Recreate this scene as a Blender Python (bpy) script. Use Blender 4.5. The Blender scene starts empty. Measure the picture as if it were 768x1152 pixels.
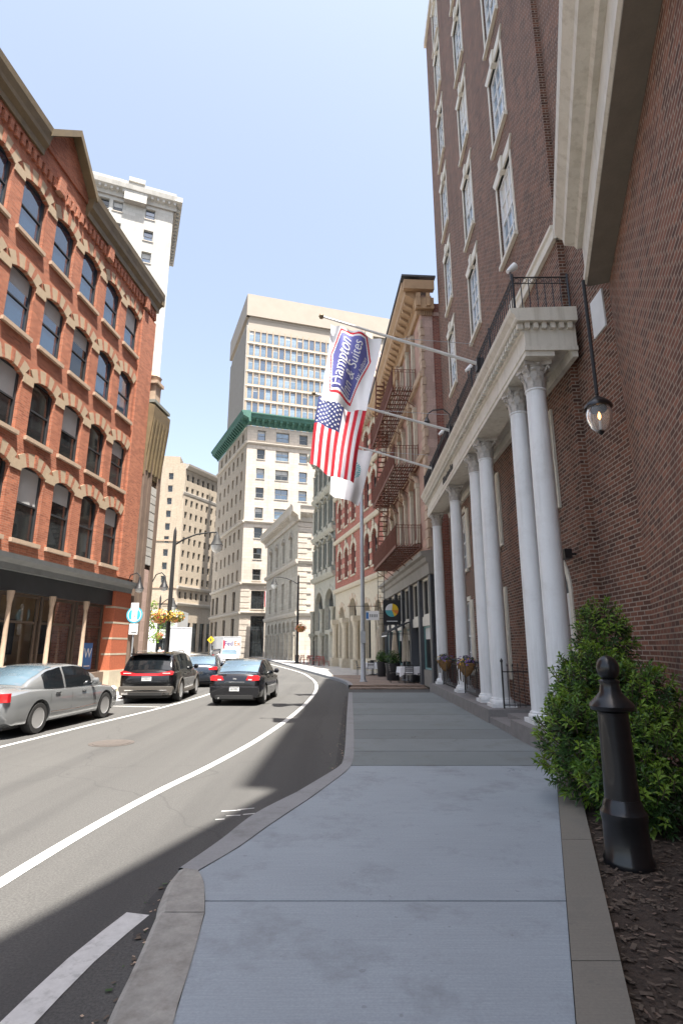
import bpy, math, random
from mathutils import Vector, Matrix
random.seed(7)
R = math.radians
sc = bpy.context.scene
col = sc.collection

# ------------------------------------------------------------------ camera, sky, sun, exposure
cam_d = bpy.data.cameras.new('camera')
cam = bpy.data.objects.new('camera', cam_d); col.objects.link(cam)
cam_d.sensor_fit = 'VERTICAL'; cam_d.sensor_height = 36.0
cam_d.lens = 36.0*620.0/1152.0
cam_d.clip_start = 0.05; cam_d.clip_end = 6000
cam.location = (0, 0, 1.85)
cam.rotation_euler = (R(90)+math.atan(152/620.0), 0, 0)
sc.camera = cam

SUN = Vector((0.16, -0.30, 1.0)).normalized()
world = bpy.data.worlds.new('World'); sc.world = world; world.use_nodes = True
wn = world.node_tree; wn.nodes.clear()
w_out = wn.nodes.new('ShaderNodeOutputWorld'); w_bg = wn.nodes.new('ShaderNodeBackground')
w_sky = wn.nodes.new('ShaderNodeTexSky'); w_sky.sky_type = 'NISHITA'; w_sky.sun_disc = False
w_sky.sun_elevation = math.asin(SUN.z); w_sky.sun_rotation = math.atan2(SUN.x, SUN.y)
w_sky.air_density = 1.0; w_sky.dust_density = 3.2; w_sky.ozone_density = .8; w_sky.altitude = 10
w_bg.inputs['Strength'].default_value = 0.105
w_hs = wn.nodes.new('ShaderNodeHueSaturation'); w_hs.inputs['Saturation'].default_value = .74; w_hs.inputs['Hue'].default_value = .497; w_hs.inputs['Value'].default_value = .98
wn.links.new(w_sky.outputs[0], w_hs.inputs['Color']); wn.links.new(w_hs.outputs[0], w_bg.inputs[0]); wn.links.new(w_bg.outputs[0], w_out.inputs[0])
sun_d = bpy.data.lights.new('sun', 'SUN'); sun_d.energy = 4.7; sun_d.angle = R(0.53); sun_d.color = (1.0, 0.95, 0.87)
sun = bpy.data.objects.new('sun', sun_d); col.objects.link(sun)
sun.rotation_euler = SUN.to_track_quat('Z', 'Y').to_euler(); sun.location = (20, -40, 80)
sc.view_settings.view_transform = 'Standard'; sc.view_settings.look = 'None'
sc.view_settings.exposure = 1.80; sc.view_settings.gamma = 1.0; sc.view_settings.use_curve_mapping = False
sc.cycles.max_bounces = 6; sc.cycles.diffuse_bounces = 3; sc.cycles.glossy_bounces = 3
sc.cycles.use_denoising = True

# ------------------------------------------------------------------ materials
MATS = {}
def _nt(name):
    m = bpy.data.materials.new(name); m.use_nodes = True
    nt = m.node_tree; nt.nodes.clear()
    out = nt.nodes.new('ShaderNodeOutputMaterial'); b = nt.nodes.new('ShaderNodeBsdfPrincipled')
    nt.links.new(b.outputs[0], out.inputs[0]); MATS[name] = m
    return m, nt, b
def _mix(nt, fac, a, b):
    n = nt.nodes.new('ShaderNodeMix'); n.data_type = 'RGBA'
    if isinstance(fac, (int, float)): n.inputs[0].default_value = fac
    else: nt.links.new(fac, n.inputs[0])
    for i, c in ((6, a), (7, b)):
        if isinstance(c, (tuple, list)): n.inputs[i].default_value = (*c[:3], 1)
        else: nt.links.new(c, n.inputs[i])
    return n.outputs[2]
def _noise(nt, scale, detail=4, rough=.6, vec=None):
    n = nt.nodes.new('ShaderNodeTexNoise'); n.inputs['Scale'].default_value = scale
    n.inputs['Detail'].default_value = detail; n.inputs['Roughness'].default_value = rough
    if vec: nt.links.new(vec, n.inputs['Vector'])
    return n.outputs['Fac']
def _ramp(nt, src, a, b, va=0.0, vb=1.0):
    n = nt.nodes.new('ShaderNodeMapRange'); n.inputs[1].default_value = a; n.inputs[2].default_value = b
    n.inputs[3].default_value = va; n.inputs[4].default_value = vb
    nt.links.new(src, n.inputs[0]); return n.outputs[0]
def _coord(nt):
    return nt.nodes.new('ShaderNodeTexCoord').outputs['Object']
def _bump(nt, b, h, strength, dist=.01):
    n = nt.nodes.new('ShaderNodeBump'); n.inputs['Strength'].default_value = strength
    n.inputs['Distance'].default_value = dist
    nt.links.new(h, n.inputs['Height']); nt.links.new(n.outputs[0], b.inputs['Normal'])
def _wallvec(nt, c):
    s = nt.nodes.new('ShaderNodeSeparateXYZ'); nt.links.new(c, s.inputs[0])
    a = nt.nodes.new('ShaderNodeMath'); nt.links.new(s.outputs[0], a.inputs[0]); nt.links.new(s.outputs[1], a.inputs[1])
    k = nt.nodes.new('ShaderNodeCombineXYZ'); nt.links.new(a.outputs[0], k.inputs[0]); nt.links.new(s.outputs[2], k.inputs[1])
    return k.outputs[0]
def plain(name, c, rough=.6, metal=0.0, var=.18, scale=3.0, bump=.0, dirt=None, spec=.5, coat=0.0, fine=40.0, streak=None):
    m, nt, b = _nt(name)
    v = _coord(nt)
    n1 = _ramp(nt, _noise(nt, scale, 5, .65, v), .3, .7)
    n2 = _ramp(nt, _noise(nt, fine, 3, .6, v), .3, .7)
    lo = tuple(x*(1-var) for x in c); hi = tuple(min(1, x*(1+var*.7)) for x in c)
    cc = _mix(nt, n1, lo, hi)
    cc = _mix(nt, .25, cc, _mix(nt, n2, lo, hi))
    if dirt:
        d = _ramp(nt, _noise(nt, scale*.6, 6, .7, v), .52, .72, 0, .55)
        cc = _mix(nt, d, cc, dirt)
    if streak:
        mp = nt.nodes.new('ShaderNodeMapping'); mp.inputs['Scale'].default_value = (5, 5, .35); nt.links.new(v, mp.inputs[0])
        cc = _mix(nt, _ramp(nt, _noise(nt, 1.5, 5, .65, mp.outputs[0]), .5, .75, 0, .55), cc, streak)
    nt.links.new(cc, b.inputs['Base Color'])
    b.inputs['Roughness'].default_value = rough; b.inputs['Metallic'].default_value = metal
    b.inputs['Specular IOR Level'].default_value = spec; b.inputs['Coat Weight'].default_value = coat
    b.inputs['Coat Roughness'].default_value = .04
    if bump: _bump(nt, b, _noise(nt, fine, 4, .6, v), bump)
    return m
def brick(name, c1, c2, mortar, bw=.21, bh=.07, ms=.009, var=.35, bump=.5, offset=.5):
    m, nt, b = _nt(name)
    v = _coord(nt); w = _wallvec(nt, v)
    t = nt.nodes.new('ShaderNodeTexBrick'); nt.links.new(w, t.inputs['Vector'])
    t.inputs['Scale'].default_value = 1; t.inputs['Brick Width'].default_value = bw; t.inputs['Row Height'].default_value = bh
    t.inputs['Mortar Size'].default_value = ms; t.inputs['Mortar Smooth'].default_value = .15; t.inputs['Bias'].default_value = 0
    t.offset = offset
    n = _ramp(nt, _noise(nt, .7, 5, .6, v), .3, .7)
    a = _mix(nt, n, c1, tuple(x*(1-var) for x in c1)); d = _mix(nt, n, c2, tuple(min(1, x*(1+var*.6)) for x in c2))
    nt.links.new(a, t.inputs['Color1']); nt.links.new(d, t.inputs['Color2'])
    t.inputs['Mortar'].default_value = (*mortar, 1)
    n2 = _ramp(nt, _noise(nt, 25, 3, .6, v), .3, .7, .82, 1.12)
    mm = nt.nodes.new('ShaderNodeMix'); mm.data_type = 'RGBA'; mm.blend_type = 'MULTIPLY'; mm.inputs[0].default_value = 1
    nt.links.new(t.outputs['Color'], mm.inputs[6]); nt.links.new(n2, mm.inputs[7])
    mp = nt.nodes.new('ShaderNodeMapping'); mp.inputs['Scale'].default_value = (1.3, 1.3, .18); nt.links.new(v, mp.inputs[0])
    we = _mix(nt, _ramp(nt, _noise(nt, 1.0, 5, .65, mp.outputs[0]), .5, .74, 0, .4), mm.outputs[2], tuple(x*.45 for x in c1))
    we = _mix(nt, _ramp(nt, _noise(nt, .35, 4, .6, v), .56, .72, 0, .28), we, tuple(min(1, x*1.25+.03) for x in c2))
    nt.links.new(we, b.inputs['Base Color']); b.inputs['Roughness'].default_value = .85
    inv = nt.nodes.new('ShaderNodeMath'); inv.operation = 'SUBTRACT'; inv.inputs[0].default_value = 1
    nt.links.new(t.outputs['Fac'], inv.inputs[1]); _bump(nt, b, inv.outputs[0], bump, .012)
    return m
def glass(name, c, rough=.04, ior=1.7, wav=.04):
    m, nt, b = _nt(name)
    v = _coord(nt)
    n = _ramp(nt, _noise(nt, .45, 2, .5, v), .35, .65)
    nt.links.new(_mix(nt, n, tuple(x*.55 for x in c), tuple(x*1.4 for x in c)), b.inputs['Base Color'])
    b.inputs['Roughness'].default_value = rough; b.inputs['IOR'].default_value = ior
    _bump(nt, b, _noise(nt, 1.3, 1, .4, v), wav, .05)
    return m
def emit(name, c, s):
    m, nt, b = _nt(name); b.inputs['Base Color'].default_value = (*c, 1)
    b.inputs['Emission Color'].default_value = (*c, 1); b.inputs['Emission Strength'].default_value = s
    return m
def clear(name):
    m, nt, b = _nt(name); b.inputs['Base Color'].default_value = (.85, .86, .86, 1)
    b.inputs['Transmission Weight'].default_value = .8; b.inputs['Roughness'].default_value = .08; b.inputs['IOR'].default_value = 1.25
    return m
def thin_glass(name):
    m, nt, b = _nt(name); b.inputs['Base Color'].default_value = (.02, .025, .03, 1); b.inputs['Roughness'].default_value = .03; b.inputs['IOR'].default_value = 1.8
    t = nt.nodes.new('ShaderNodeBsdfTransparent'); t.inputs[0].default_value = (.82, .86, .86, 1); mx = nt.nodes.new('ShaderNodeMixShader'); mx.inputs[0].default_value = .32
    out = [n_ for n_ in nt.nodes if n_.type == 'OUTPUT_MATERIAL'][0]
    nt.links.new(t.outputs[0], mx.inputs[1]); nt.links.new(b.outputs[0], mx.inputs[2]); nt.links.new(mx.outputs[0], out.inputs[0]); return m
def asphalt():
    m, nt, b = _nt('asphalt'); v = _coord(nt)
    n1 = _ramp(nt, _noise(nt, .25, 6, .65, v), .3, .7); n2 = _ramp(nt, _noise(nt, 55, 4, .75, v), .35, .68)
    n3 = _ramp(nt, _noise(nt, 7, 5, .7, v), .35, .65)
    c = _mix(nt, n1, (.056, .055, .053), (.074, .072, .068))
    c = _mix(nt, .5, c, _mix(nt, n3, (.050, .049, .047), (.080, .078, .074)))
    c = _mix(nt, .7, c, _mix(nt, n2, (.036, .035, .034), (.115, .112, .106)))
    # tyre-worn bands and sealed cracks
    mp = nt.nodes.new('ShaderNodeMapping'); mp.inputs['Scale'].default_value = (1.4, .05, 1); nt.links.new(v, mp.inputs[0])
    st = _ramp(nt, _noise(nt, 1.0, 3, .5, mp.outputs[0]), .48, .68, 0, .5)
    c = _mix(nt, st, c, (.040, .039, .038))
    oil = _ramp(nt, _noise(nt, 1.6, 5, .65, v), .66, .74, 0, .6); c = _mix(nt, oil, c, (.028, .027, .026))
    pale = _ramp(nt, _noise(nt, .12, 3, .5, v), .52, .6, 0, .4); c = _mix(nt, pale, c, (.092, .09, .085))
    vo = nt.nodes.new('ShaderNodeTexVoronoi'); vo.feature = 'DISTANCE_TO_EDGE'; vo.inputs['Scale'].default_value = .16
    wp = nt.nodes.new('ShaderNodeVectorMath'); nz = nt.nodes.new('ShaderNodeTexNoise'); nz.inputs['Scale'].default_value = .8
    nt.links.new(v, nz.inputs['Vector']); nt.links.new(v, wp.inputs[0]); nt.links.new(nz.outputs['Color'], wp.inputs[1]); nt.links.new(wp.outputs[0], vo.inputs['Vector'])
    cr = _ramp(nt, vo.outputs['Distance'], 0.001, .003, .3, 0)
    c = _mix(nt, cr, c, (.025, .025, .025))
    nt.links.new(c, b.inputs['Base Color']); b.inputs['Roughness'].default_value = .88
    _bump(nt, b, _noise(nt, 120, 3, .7, v), .5, .006)
    return m
def concrete(name, c, broom=True, stain=(.12, .12, .11), var=.12):
    m, nt, b = _nt(name); v = _coord(nt)
    n1 = _ramp(nt, _noise(nt, .9, 6, .6, v), .3, .7); n2 = _ramp(nt, _noise(nt, 60, 3, .7, v), .3, .7)
    lo = tuple(x*(1-var) for x in c); hi = tuple(x*(1+var) for x in c)
    k = _mix(nt, n1, lo, hi); k = _mix(nt, .5, k, _mix(nt, n2, tuple(x*.72 for x in c), tuple(x*1.15 for x in c)))
    d = _ramp(nt, _noise(nt, 1.7, 6, .72, v), .52, .70, 0, .62); k = _mix(nt, d, k, stain)
    d2 = _ramp(nt, _noise(nt, 13, 2, .5, v), .72, .74, 0, .5); k = _mix(nt, d2, k, stain)
    mp = nt.nodes.new('ShaderNodeMapping'); mp.inputs['Scale'].default_value = (2, 160, 1); nt.links.new(v, mp.inputs[0])
    br = _noise(nt, 1.0, 2, .5, mp.outputs[0])
    k = _mix(nt, _ramp(nt, br, .35, .65, 0, .42), k, tuple(x*.74 for x in c))
    vo = nt.nodes.new('ShaderNodeTexVoronoi'); vo.feature = 'DISTANCE_TO_EDGE'; vo.inputs['Scale'].default_value = .33
    nz = nt.nodes.new('ShaderNodeTexNoise'); nz.inputs['Scale'].default_value = 1.5; nz.inputs['Detail'].default_value = 5; wp = nt.nodes.new('ShaderNodeVectorMath')
    nt.links.new(v, nz.inputs['Vector']); nt.links.new(v, wp.inputs[0]); nt.links.new(nz.outputs['Color'], wp.inputs[1]); nt.links.new(wp.outputs[0], vo.inputs['Vector'])
    gate = _ramp(nt, _noise(nt, .5, 2, .5, v), .55, .6, 0, 1); ck = nt.nodes.new('ShaderNodeMath'); ck.operation = 'MULTIPLY'
    nt.links.new(gate, ck.inputs[0]); nt.links.new(_ramp(nt, vo.outputs['Distance'], .0005, .0025, .7, 0), ck.inputs[1])
    k = _mix(nt, ck.outputs[0], k, tuple(x*.3 for x in c))
    nt.links.new(k, b.inputs['Base Color']); b.inputs['Roughness'].default_value = .8
    _bump(nt, b, br, .25, .004)
    return m
def leafmat(name, c):
    m, nt, b = _nt(name); v = _coord(nt)
    n = _ramp(nt, _noise(nt, 9, 3, .6, v), .3, .7)
    nt.links.new(_mix(nt, n, tuple(x*.6 for x in c), tuple(x*1.35 for x in c)), b.inputs['Base Color'])
    b.inputs['Roughness'].default_value = .42; b.inputs['Specular IOR Level'].default_value = .4
    tr = nt.nodes.new('ShaderNodeBsdfTranslucent'); tr.inputs[0].default_value = (c[0]*1.4, c[1]*1.3, c[2]*.5, 1)
    mx = nt.nodes.new('ShaderNodeMixShader'); mx.inputs[0].default_value = .3
    out = [n_ for n_ in nt.nodes if n_.type == 'OUTPUT_MATERIAL'][0]
    nt.links.new(b.outputs[0], mx.inputs[1]); nt.links.new(tr.outputs[0], mx.inputs[2]); nt.links.new(mx.outputs[0], out.inputs[0])
    return m

M = MATS
asphalt()
concrete('concrete_new', (.305, .345, .380), stain=(.15, .16, .17)); concrete('concrete_old', (.20, .225, .23)); concrete('concrete_old_dark', (.165, .185, .19)); concrete('concrete_mid', (.18, .205, .208)); concrete('concrete_far', (.42, .40, .37))
concrete('kerb_stone', (.27, .275, .28)); concrete('planter_kerb', (.20, .185, .155)); plain('granite', (.20, .19, .185), .7, var=.25, scale=4, fine=120, bump=.2)
plain('granite_stained', (.29, .28, .255), .8, var=.35, scale=6, dirt=(.12, .10, .08), bump=.3)
plain('road_paint', (.52, .515, .50), .7, var=.14, scale=14, dirt=(.12, .117, .11), fine=90)
plain('joint', (.07, .07, .07), .9); plain('soil', (.05, .035, .025), .95, var=.5, scale=20, bump=.8)
plain('iron_cover', (.082, .070, .062), .7, var=.3, scale=9)
brick('hotel_brick', (.070, .028, .017), (.185, .075, .044), (.29, .23, .18), .22, .075, .010, .4)
brick('corner_brick', (.082, .030, .018), (.20, .075, .042), (.30, .235, .18), .22, .075, .010, .35)
brick('orange_brick', (.31, .092, .046), (.43, .145, .075), (.36, .20, .135), .21, .07, .007, .25)
plain('orange_brick_plain', (.45, .125, .06), .85, var=.25, scale=14)
brick('red_brick', (.30, .075, .05), (.38, .11, .07), (.36, .24, .2), .22, .075, .008, .3)
brick('dark_red_brick', (.22, .07, .05), (.28, .09, .06), (.3, .22, .18), .22, .075, .008, .3)
brick('pink_stone', (.42, .30, .25), (.48, .34, .29), (.34, .25, .21), .9, .42, .008, .2, .3)
brick('brownstone', (.37, .22, .165), (.45, .28, .215), (.30, .22, .17), 1.1, .4, .008, .25, .3)
brick('white_ashlar', (.46, .405, .345), (.50, .44, .375), (.35, .31, .26), 1.2, .52, .02, .12, .5)
brick('pale_stone', (.38, .345, .285), (.42, .385, .32), (.29, .265, .22), 1.1, .5, .015, .15, .3)
brick('beige_brick', (.38, .315, .24), (.42, .35, .265), (.33, .275, .215), .4, .15, .01, .15, .1)
brick('white_terracotta', (.41, .395, .36), (.45, .435, .40), (.31, .29, .265), .9, .6, .012, .12, .15)
plain('limestone', (.46, .415, .355), .8, streak=(.28, .25, .21), var=.10, scale=.8, dirt=(.36, .33, .28))
plain('tan_panel', (.34, .295, .245), .85, var=.08, scale=.4, dirt=(.33, .29, .24))
plain('grey_fin', (.32, .295, .26), .8, var=.1, scale=.6)
plain('orange_mullion', (.37, .27, .175), .6, var=.1)
plain('patina', (.045, .135, .105), .7, var=.3, scale=1.2, dirt=(.05, .14, .12))
plain('arch_tan', (.43, .33, .225), .85, var=.2, scale=4, dirt=(.33, .24, .16)); plain('cream_stone', (.50, .44, .335), .8, var=.18, scale=4, dirt=(.42, .36, .28))
plain('sandstone', (.44, .325, .235), .85, var=.22, scale=3, dirt=(.33, .26, .18))
plain('ochre_cornice', (.40, .265, .155), .75, var=.2, scale=2.2, dirt=(.30, .19, .09))
plain('bronze_cornice', (.17, .125, .065), .6, var=.25, scale=2.5, dirt=(.09, .075, .05))
plain('portico_paint', (.62, .585, .51), .6, streak=(.33, .29, .22), var=.10, scale=2.5, dirt=(.45, .40, .31), bump=.1)
plain('column_paint', (.72, .735, .74), .55, streak=(.46, .46, .44), var=.08, scale=1.6, dirt=(.50, .50, .48), bump=.12)
plain('capital_stone', (.48, .455, .42), .75, var=.25, scale=14, dirt=(.25, .22, .2), bump=.4, fine=60)
plain('white_paint', (.72, .73, .73), .5, var=.07, scale=4, dirt=(.6, .6, .58))
plain('cream_paint', (.64, .60, .51), .55, var=.1, scale=4, dirt=(.5, .46, .38))
plain('green_grey', (.20, .21, .185), .7, var=.25, scale=2, dirt=(.17, .2, .18))
plain('green_trim', (.36, .345, .285), .7, var=.25, scale=3, dirt=(.2, .25, .22))
plain('slate_front', (.065, .070, .078), .55, var=.2, scale=3)
plain('stone_grey_front', (.24, .22, .19), .75, var=.2, scale=2, dirt=(.14, .13, .11))
plain('brown_stone_dark', (.17, .12, .09), .8, var=.25, scale=2)
plain('dark_frame', (.035, .038, .042), .5, var=.2); plain('brown_frame', (.10, .07, .05), .6)
plain('grey_frame', (.20, .21, .21), .6); plain('teal_frame', (.16, .30, .29), .5)
plain('iron_black', (.018, .018, .02), .45, var=.3, scale=20, bump=.15)
plain('iron_gloss', (.010, .010, .011), .3, var=.3, scale=8, spec=.4, coat=.25)
plain('rust_iron', (.15, .055, .032), .7, var=.4, scale=9)
plain('galvanised', (.42, .44, .46), .42, metal=.55, var=.12, scale=5); plain('pole_paint', (.014, .014, .014), .7, var=.2)
plain('flagpole_white', (.62, .62, .60), .35, var=.08)
glass('glass_sky', (.018, .05, .095), ior=2.5); glass('glass_dark', (.022, .026, .028)); glass('glass_blue', (.12, .18, .24), ior=2.1)  # glass_sky: blue of the reflected sky put into the base colour
glass('glass_shop', (.025, .023, .020), ior=1.5); glass('glass_pale', (.22, .29, .36), ior=1.8, rough=.1)  # glass_pale: base colour lightened to stand for reflected sky
plain('blind', (.45, .45, .44), .8, var=.06); plain('curtain', (.62, .6, .56), .9, var=.1)
plain('interior_wood', (.52, .34, .17), .8, var=.3, scale=1.5)
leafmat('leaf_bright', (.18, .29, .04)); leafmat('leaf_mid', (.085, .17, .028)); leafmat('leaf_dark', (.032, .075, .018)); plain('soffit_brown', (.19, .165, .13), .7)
plain('bark', (.10, .075, .055), .9, var=.3, scale=8)
plain('petal_orange', (.48, .16, .045), .6, var=.35, scale=12); plain('petal_yellow', (.50, .30, .04), .6, var=.3, scale=12)
plain('petal_red', (.5, .05, .05), .6, var=.3, scale=12); plain('petal_purple', (.16, .09, .26), .6, var=.35, scale=12)
plain('coir', (.30, .17, .07), .9, var=.4, scale=25, bump=.6)
plain('cloth_white', (.80, .80, .81), .8, var=.04); plain('cloth_red', (.60, .022, .04), .8, var=.06)
plain('cloth_navy', (.03, .042, .16), .8, var=.1); plain('cloth_blue', (.13, .135, .40), .7, var=.1)
plain('canvas_cream', (.66, .58, .46), .85, var=.12, scale=5); plain('awning_black', (.025, .025, .027), .8)
plain('sign_white', (.75, .76, .76), .4, var=.03); plain('sign_blue', (.03, .16, .42), .4, var=.05); plain('sign_cyan', (.05, .42, .60), .4, var=.05)
plain('sign_red', (.6, .04, .05), .4); plain('sign_black', (.015, .015, .018), .4); plain('sign_yellow', (.78, .52, .02), .4, var=.1)
plain('sign_teal', (.10, .42, .45), .4); plain('sign_orange', (.75, .22, .03), .4); plain('letter_dark', (.06, .055, .05), .6)
plain('letter_purple', (.07, .02, .20), .5); plain('letter_orange', (.55, .12, .01), .5)
plain('paint_black', (.005, .005, .006), .2, var=.05, coat=.7, spec=.4); plain('paint_charcoal', (.008, .008, .010), .2, var=.05, coat=.6, spec=.4)
plain('paint_silver', (.27, .28, .285), .2, metal=.5, var=.03, coat=.8); plain('paint_navy', (.012, .02, .035), .25, coat=1)
plain('paint_white', (.60, .60, .60), .35, var=.03, coat=.6); plain('trim_grey', (.085, .075, .065), .45, var=.08)
plain('paint_yellow', (.65, .45, .05), .35, coat=.6)
plain('tyre', (.022, .022, .022), .8, var=.2, scale=20); plain('alloy', (.60, .60, .60), .3, metal=.8, var=.06)
plain('car_black_trim', (.02, .02, .02), .6); glass('car_glass', (.006, .008, .010), ior=1.55, wav=.01); glass('car_glass_sky', (.09, .135, .17), ior=2.6, wav=.01)  # car_glass_sky: light blue base imitates sky mirrored in the glass
plain('lamp_red', (.55, .006, .012), .18, var=.12, scale=18, coat=1); plain('lamp_clear', (.7, .7, .7), .15, coat=1); plain('chrome', (.7, .7, .7), .12, metal=1, var=.02)
thin_glass('glass_display'); clear('lantern_glass'); emit('filament', (1.0, .45, .12), 2.2)
plain('lamp_glass', (.65, .66, .64), .25, var=.05)
plain('paver_red', (.26, .15, .11), .85, var=.3, scale=6); brick('brick_paving', (.22, .165, .13), (.28, .21, .165), (.22, .19, .16), .2, .1, .006, .3)
plain('skin', (.45, .28, .20), .6); plain('shirt', (.5, .2, .2), .8); plain('trousers', (.05, .06, .09), .8); plain('hair', (.04, .03, .02), .7)
plain('chair_red', (.28, .07, .06), .5, var=.2); plain('pot_dark', (.03, .03, .032), .5)

# ------------------------------------------------------------------ builders
def tag(o, label=None, cat=None, group=None, kind=None):
    if label: o['label'] = label
    if cat: o['category'] = cat
    if group: o['group'] = group
    if kind: o['kind'] = kind
    return o
def empty(name, loc, label=None, cat=None, group=None, rz=0.0):
    o = bpy.data.objects.new(name, None); col.objects.link(o); o.location = loc; o.rotation_euler = (0, 0, rz)
    o.empty_display_size = .2
    return tag(o, label, cat, group)
def inst(name, me, parent=None, loc=(0, 0, 0), rz=0.0):
    o = bpy.data.objects.new(name, me); col.objects.link(o); o.location = loc; o.rotation_euler = (0, 0, rz)
    if parent is not None: o.parent = parent
    return o
def copy_tree(o, parent=None):
    c = o.copy(); col.objects.link(c)
    if parent is not None: c.parent = parent
    for ch in list(o.children): copy_tree(ch, c)
    return c
class MB:
    def __init__(s): s.v = []; s.f = []; s.m = []
    def add(s, vs, fs, m=0):
        b = len(s.v); s.v += [tuple(v) for v in vs]
        for f in fs: s.f.append([i+b for i in f]); s.m.append(m)
        return s
    def quad(s, a, b, c, d, m=0): return s.add([a, b, c, d], [(0, 1, 2, 3)], m)
    def box(s, x0, x1, y0, y1, z0, z1, m=0):
        return s.add([(x0, y0, z0), (x1, y0, z0), (x1, y1, z0), (x0, y1, z0), (x0, y0, z1), (x1, y0, z1), (x1, y1, z1), (x0, y1, z1)],
                     [(3, 2, 1, 0), (4, 5, 6, 7), (0, 1, 5, 4), (1, 2, 6, 5), (2, 3, 7, 6), (3, 0, 4, 7)], m)
    def prism(s, prof, x0, x1, m=0):          # closed (y,z) outline run along x
        n = len(prof)
        vs = [(x0, y, z) for y, z in prof]+[(x1, y, z) for y, z in prof]
        fs = [(i, (i+1) % n, n+(i+1) % n, n+i) for i in range(n)]+[tuple(range(n-1, -1, -1)), tuple(range(n, 2*n))]
        return s.add(vs, fs, m)
    def poly(s, pts, z0, z1, m=0):            # plan outline extruded up
        n = len(pts)
        vs = [(x, y, z0) for x, y in pts]+[(x, y, z1) for x, y in pts]
        fs = [(i, (i+1) % n, n+(i+1) % n, n+i) for i in range(n)]+[tuple(range(n-1, -1, -1)), tuple(range(n, 2*n))]
        return s.add(vs, fs, m)
    def face_xz(s, pts, y0, y1, m=0):         # outline in x,z given a thickness in y
        n = len(pts)
        vs = [(x, y0, z) for x, z in pts]+[(x, y1, z) for x, z in pts]
        fs = [(i, (i+1) % n, n+(i+1) % n, n+i) for i in range(n)]+[tuple(range(n-1, -1, -1)), tuple(range(n, 2*n))]
        return s.add(vs, fs, m)
    def tube(s, pts, r, n=8, m=0, cap=True):
        P = [Vector(p) for p in pts]; rs = r if isinstance(r, (list, tuple)) else [r]*len(P)
        vs = []; u = None
        for i, p in enumerate(P):
            t = (P[min(i+1, len(P)-1)]-P[max(i-1, 0)]).normalized()
            if u is None: u = t.cross(Vector((0, 0, 1)) if abs(t.z) < .9 else Vector((1, 0, 0))).normalized()
            else: u = (u-t*u.dot(t)).normalized()
            w = t.cross(u)
            for k in range(n):
                a = 2*math.pi*k/n; vs.append(p+(u*math.cos(a)+w*math.sin(a))*rs[i])
        fs = []
        for i in range(len(P)-1):
            for k in range(n): fs.append((i*n+k, i*n+(k+1) % n, (i+1)*n+(k+1) % n, (i+1)*n+k))
        if cap: fs += [tuple(range(n-1, -1, -1)), tuple(range((len(P)-1)*n, len(P)*n))]
        return s.add(vs, fs, m)
    def lathe(s, prof, n=16, c=(0, 0, 0), m=0, sx=1, sy=1):
        vs = []; k = len(prof)
        for i in range(n):
            a = 2*math.pi*i/n
            for r, z in prof: vs.append((c[0]+r*math.cos(a)*sx, c[1]+r*math.sin(a)*sy, c[2]+z))
        fs = []
        for i in range(n):
            j = (i+1) % n
            for q in range(k-1): fs.append((i*k+q, j*k+q, j*k+q+1, i*k+q+1))
        if prof[0][0] > 1e-5: fs.append(tuple(i*k for i in range(n-1, -1, -1)))
        if prof[-1][0] > 1e-5: fs.append(tuple(i*k+k-1 for i in range(n)))
        return s.add(vs, fs, m)
    def bar(s, p, q, w=.02, m=0): return s.tube([p, q], w*.6, 4, m)
    def build(s, name, mats, parent=None, loc=(0, 0, 0), rz=0.0, smooth=None):
        me = s.mesh(name, mats, smooth)
        return inst(name, me, parent, loc, rz)
    def mesh(s, name, mats, smooth=None):
        me = bpy.data.meshes.new(name); me.from_pydata(s.v, [], s.f)
        for m_ in (mats if isinstance(mats, (list, tuple)) else [mats]): me.materials.append(M[m_] if isinstance(m_, str) else m_)
        me.polygons.foreach_set('material_index', s.m); me.update()
        if smooth is not None: me.shade_smooth(); me.set_sharp_from_angle(angle=R(smooth))
        return me
class Face:                                    # a facade plane: x to the right seen from the street, -y outwards
    def __init__(s, root, ox, oy, dx, dy):
        s.root = root; s.a = math.atan2(dy, dx); s.o = Vector((ox, oy, 0))-Vector((root.location.x, root.location.y, 0))
    def put(s, o, x=0., y=0., z=0.):
        c, k = math.cos(s.a), math.sin(s.a)
        o.parent = s.root; o.location = (s.o.x+c*x-k*y, s.o.y+k*x+c*y, z); o.rotation_euler = (0, 0, s.a); return o
    def world(s, x, y, z):
        c, k = math.cos(s.a), math.sin(s.a); l = s.root.location
        return (l.x+s.o.x+c*x-k*y, l.y+s.o.y+k*x+c*y, z)
def arc(x0, x1, z, rise, n=8):                 # points from left spring to right spring, over the crown
    w = (x1-x0)/2; rr = (w*w+rise*rise)/(2*rise); cx = (x0+x1)/2; cz = z+rise-rr
    a0 = math.asin(min(1, w/rr));
    if rise > w: a0 = math.pi-a0
    return [(cx+rr*math.sin(-a0+2*a0*i/n), cz+rr*math.cos(-a0+2*a0*i/n)) for i in range(n+1)]
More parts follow.
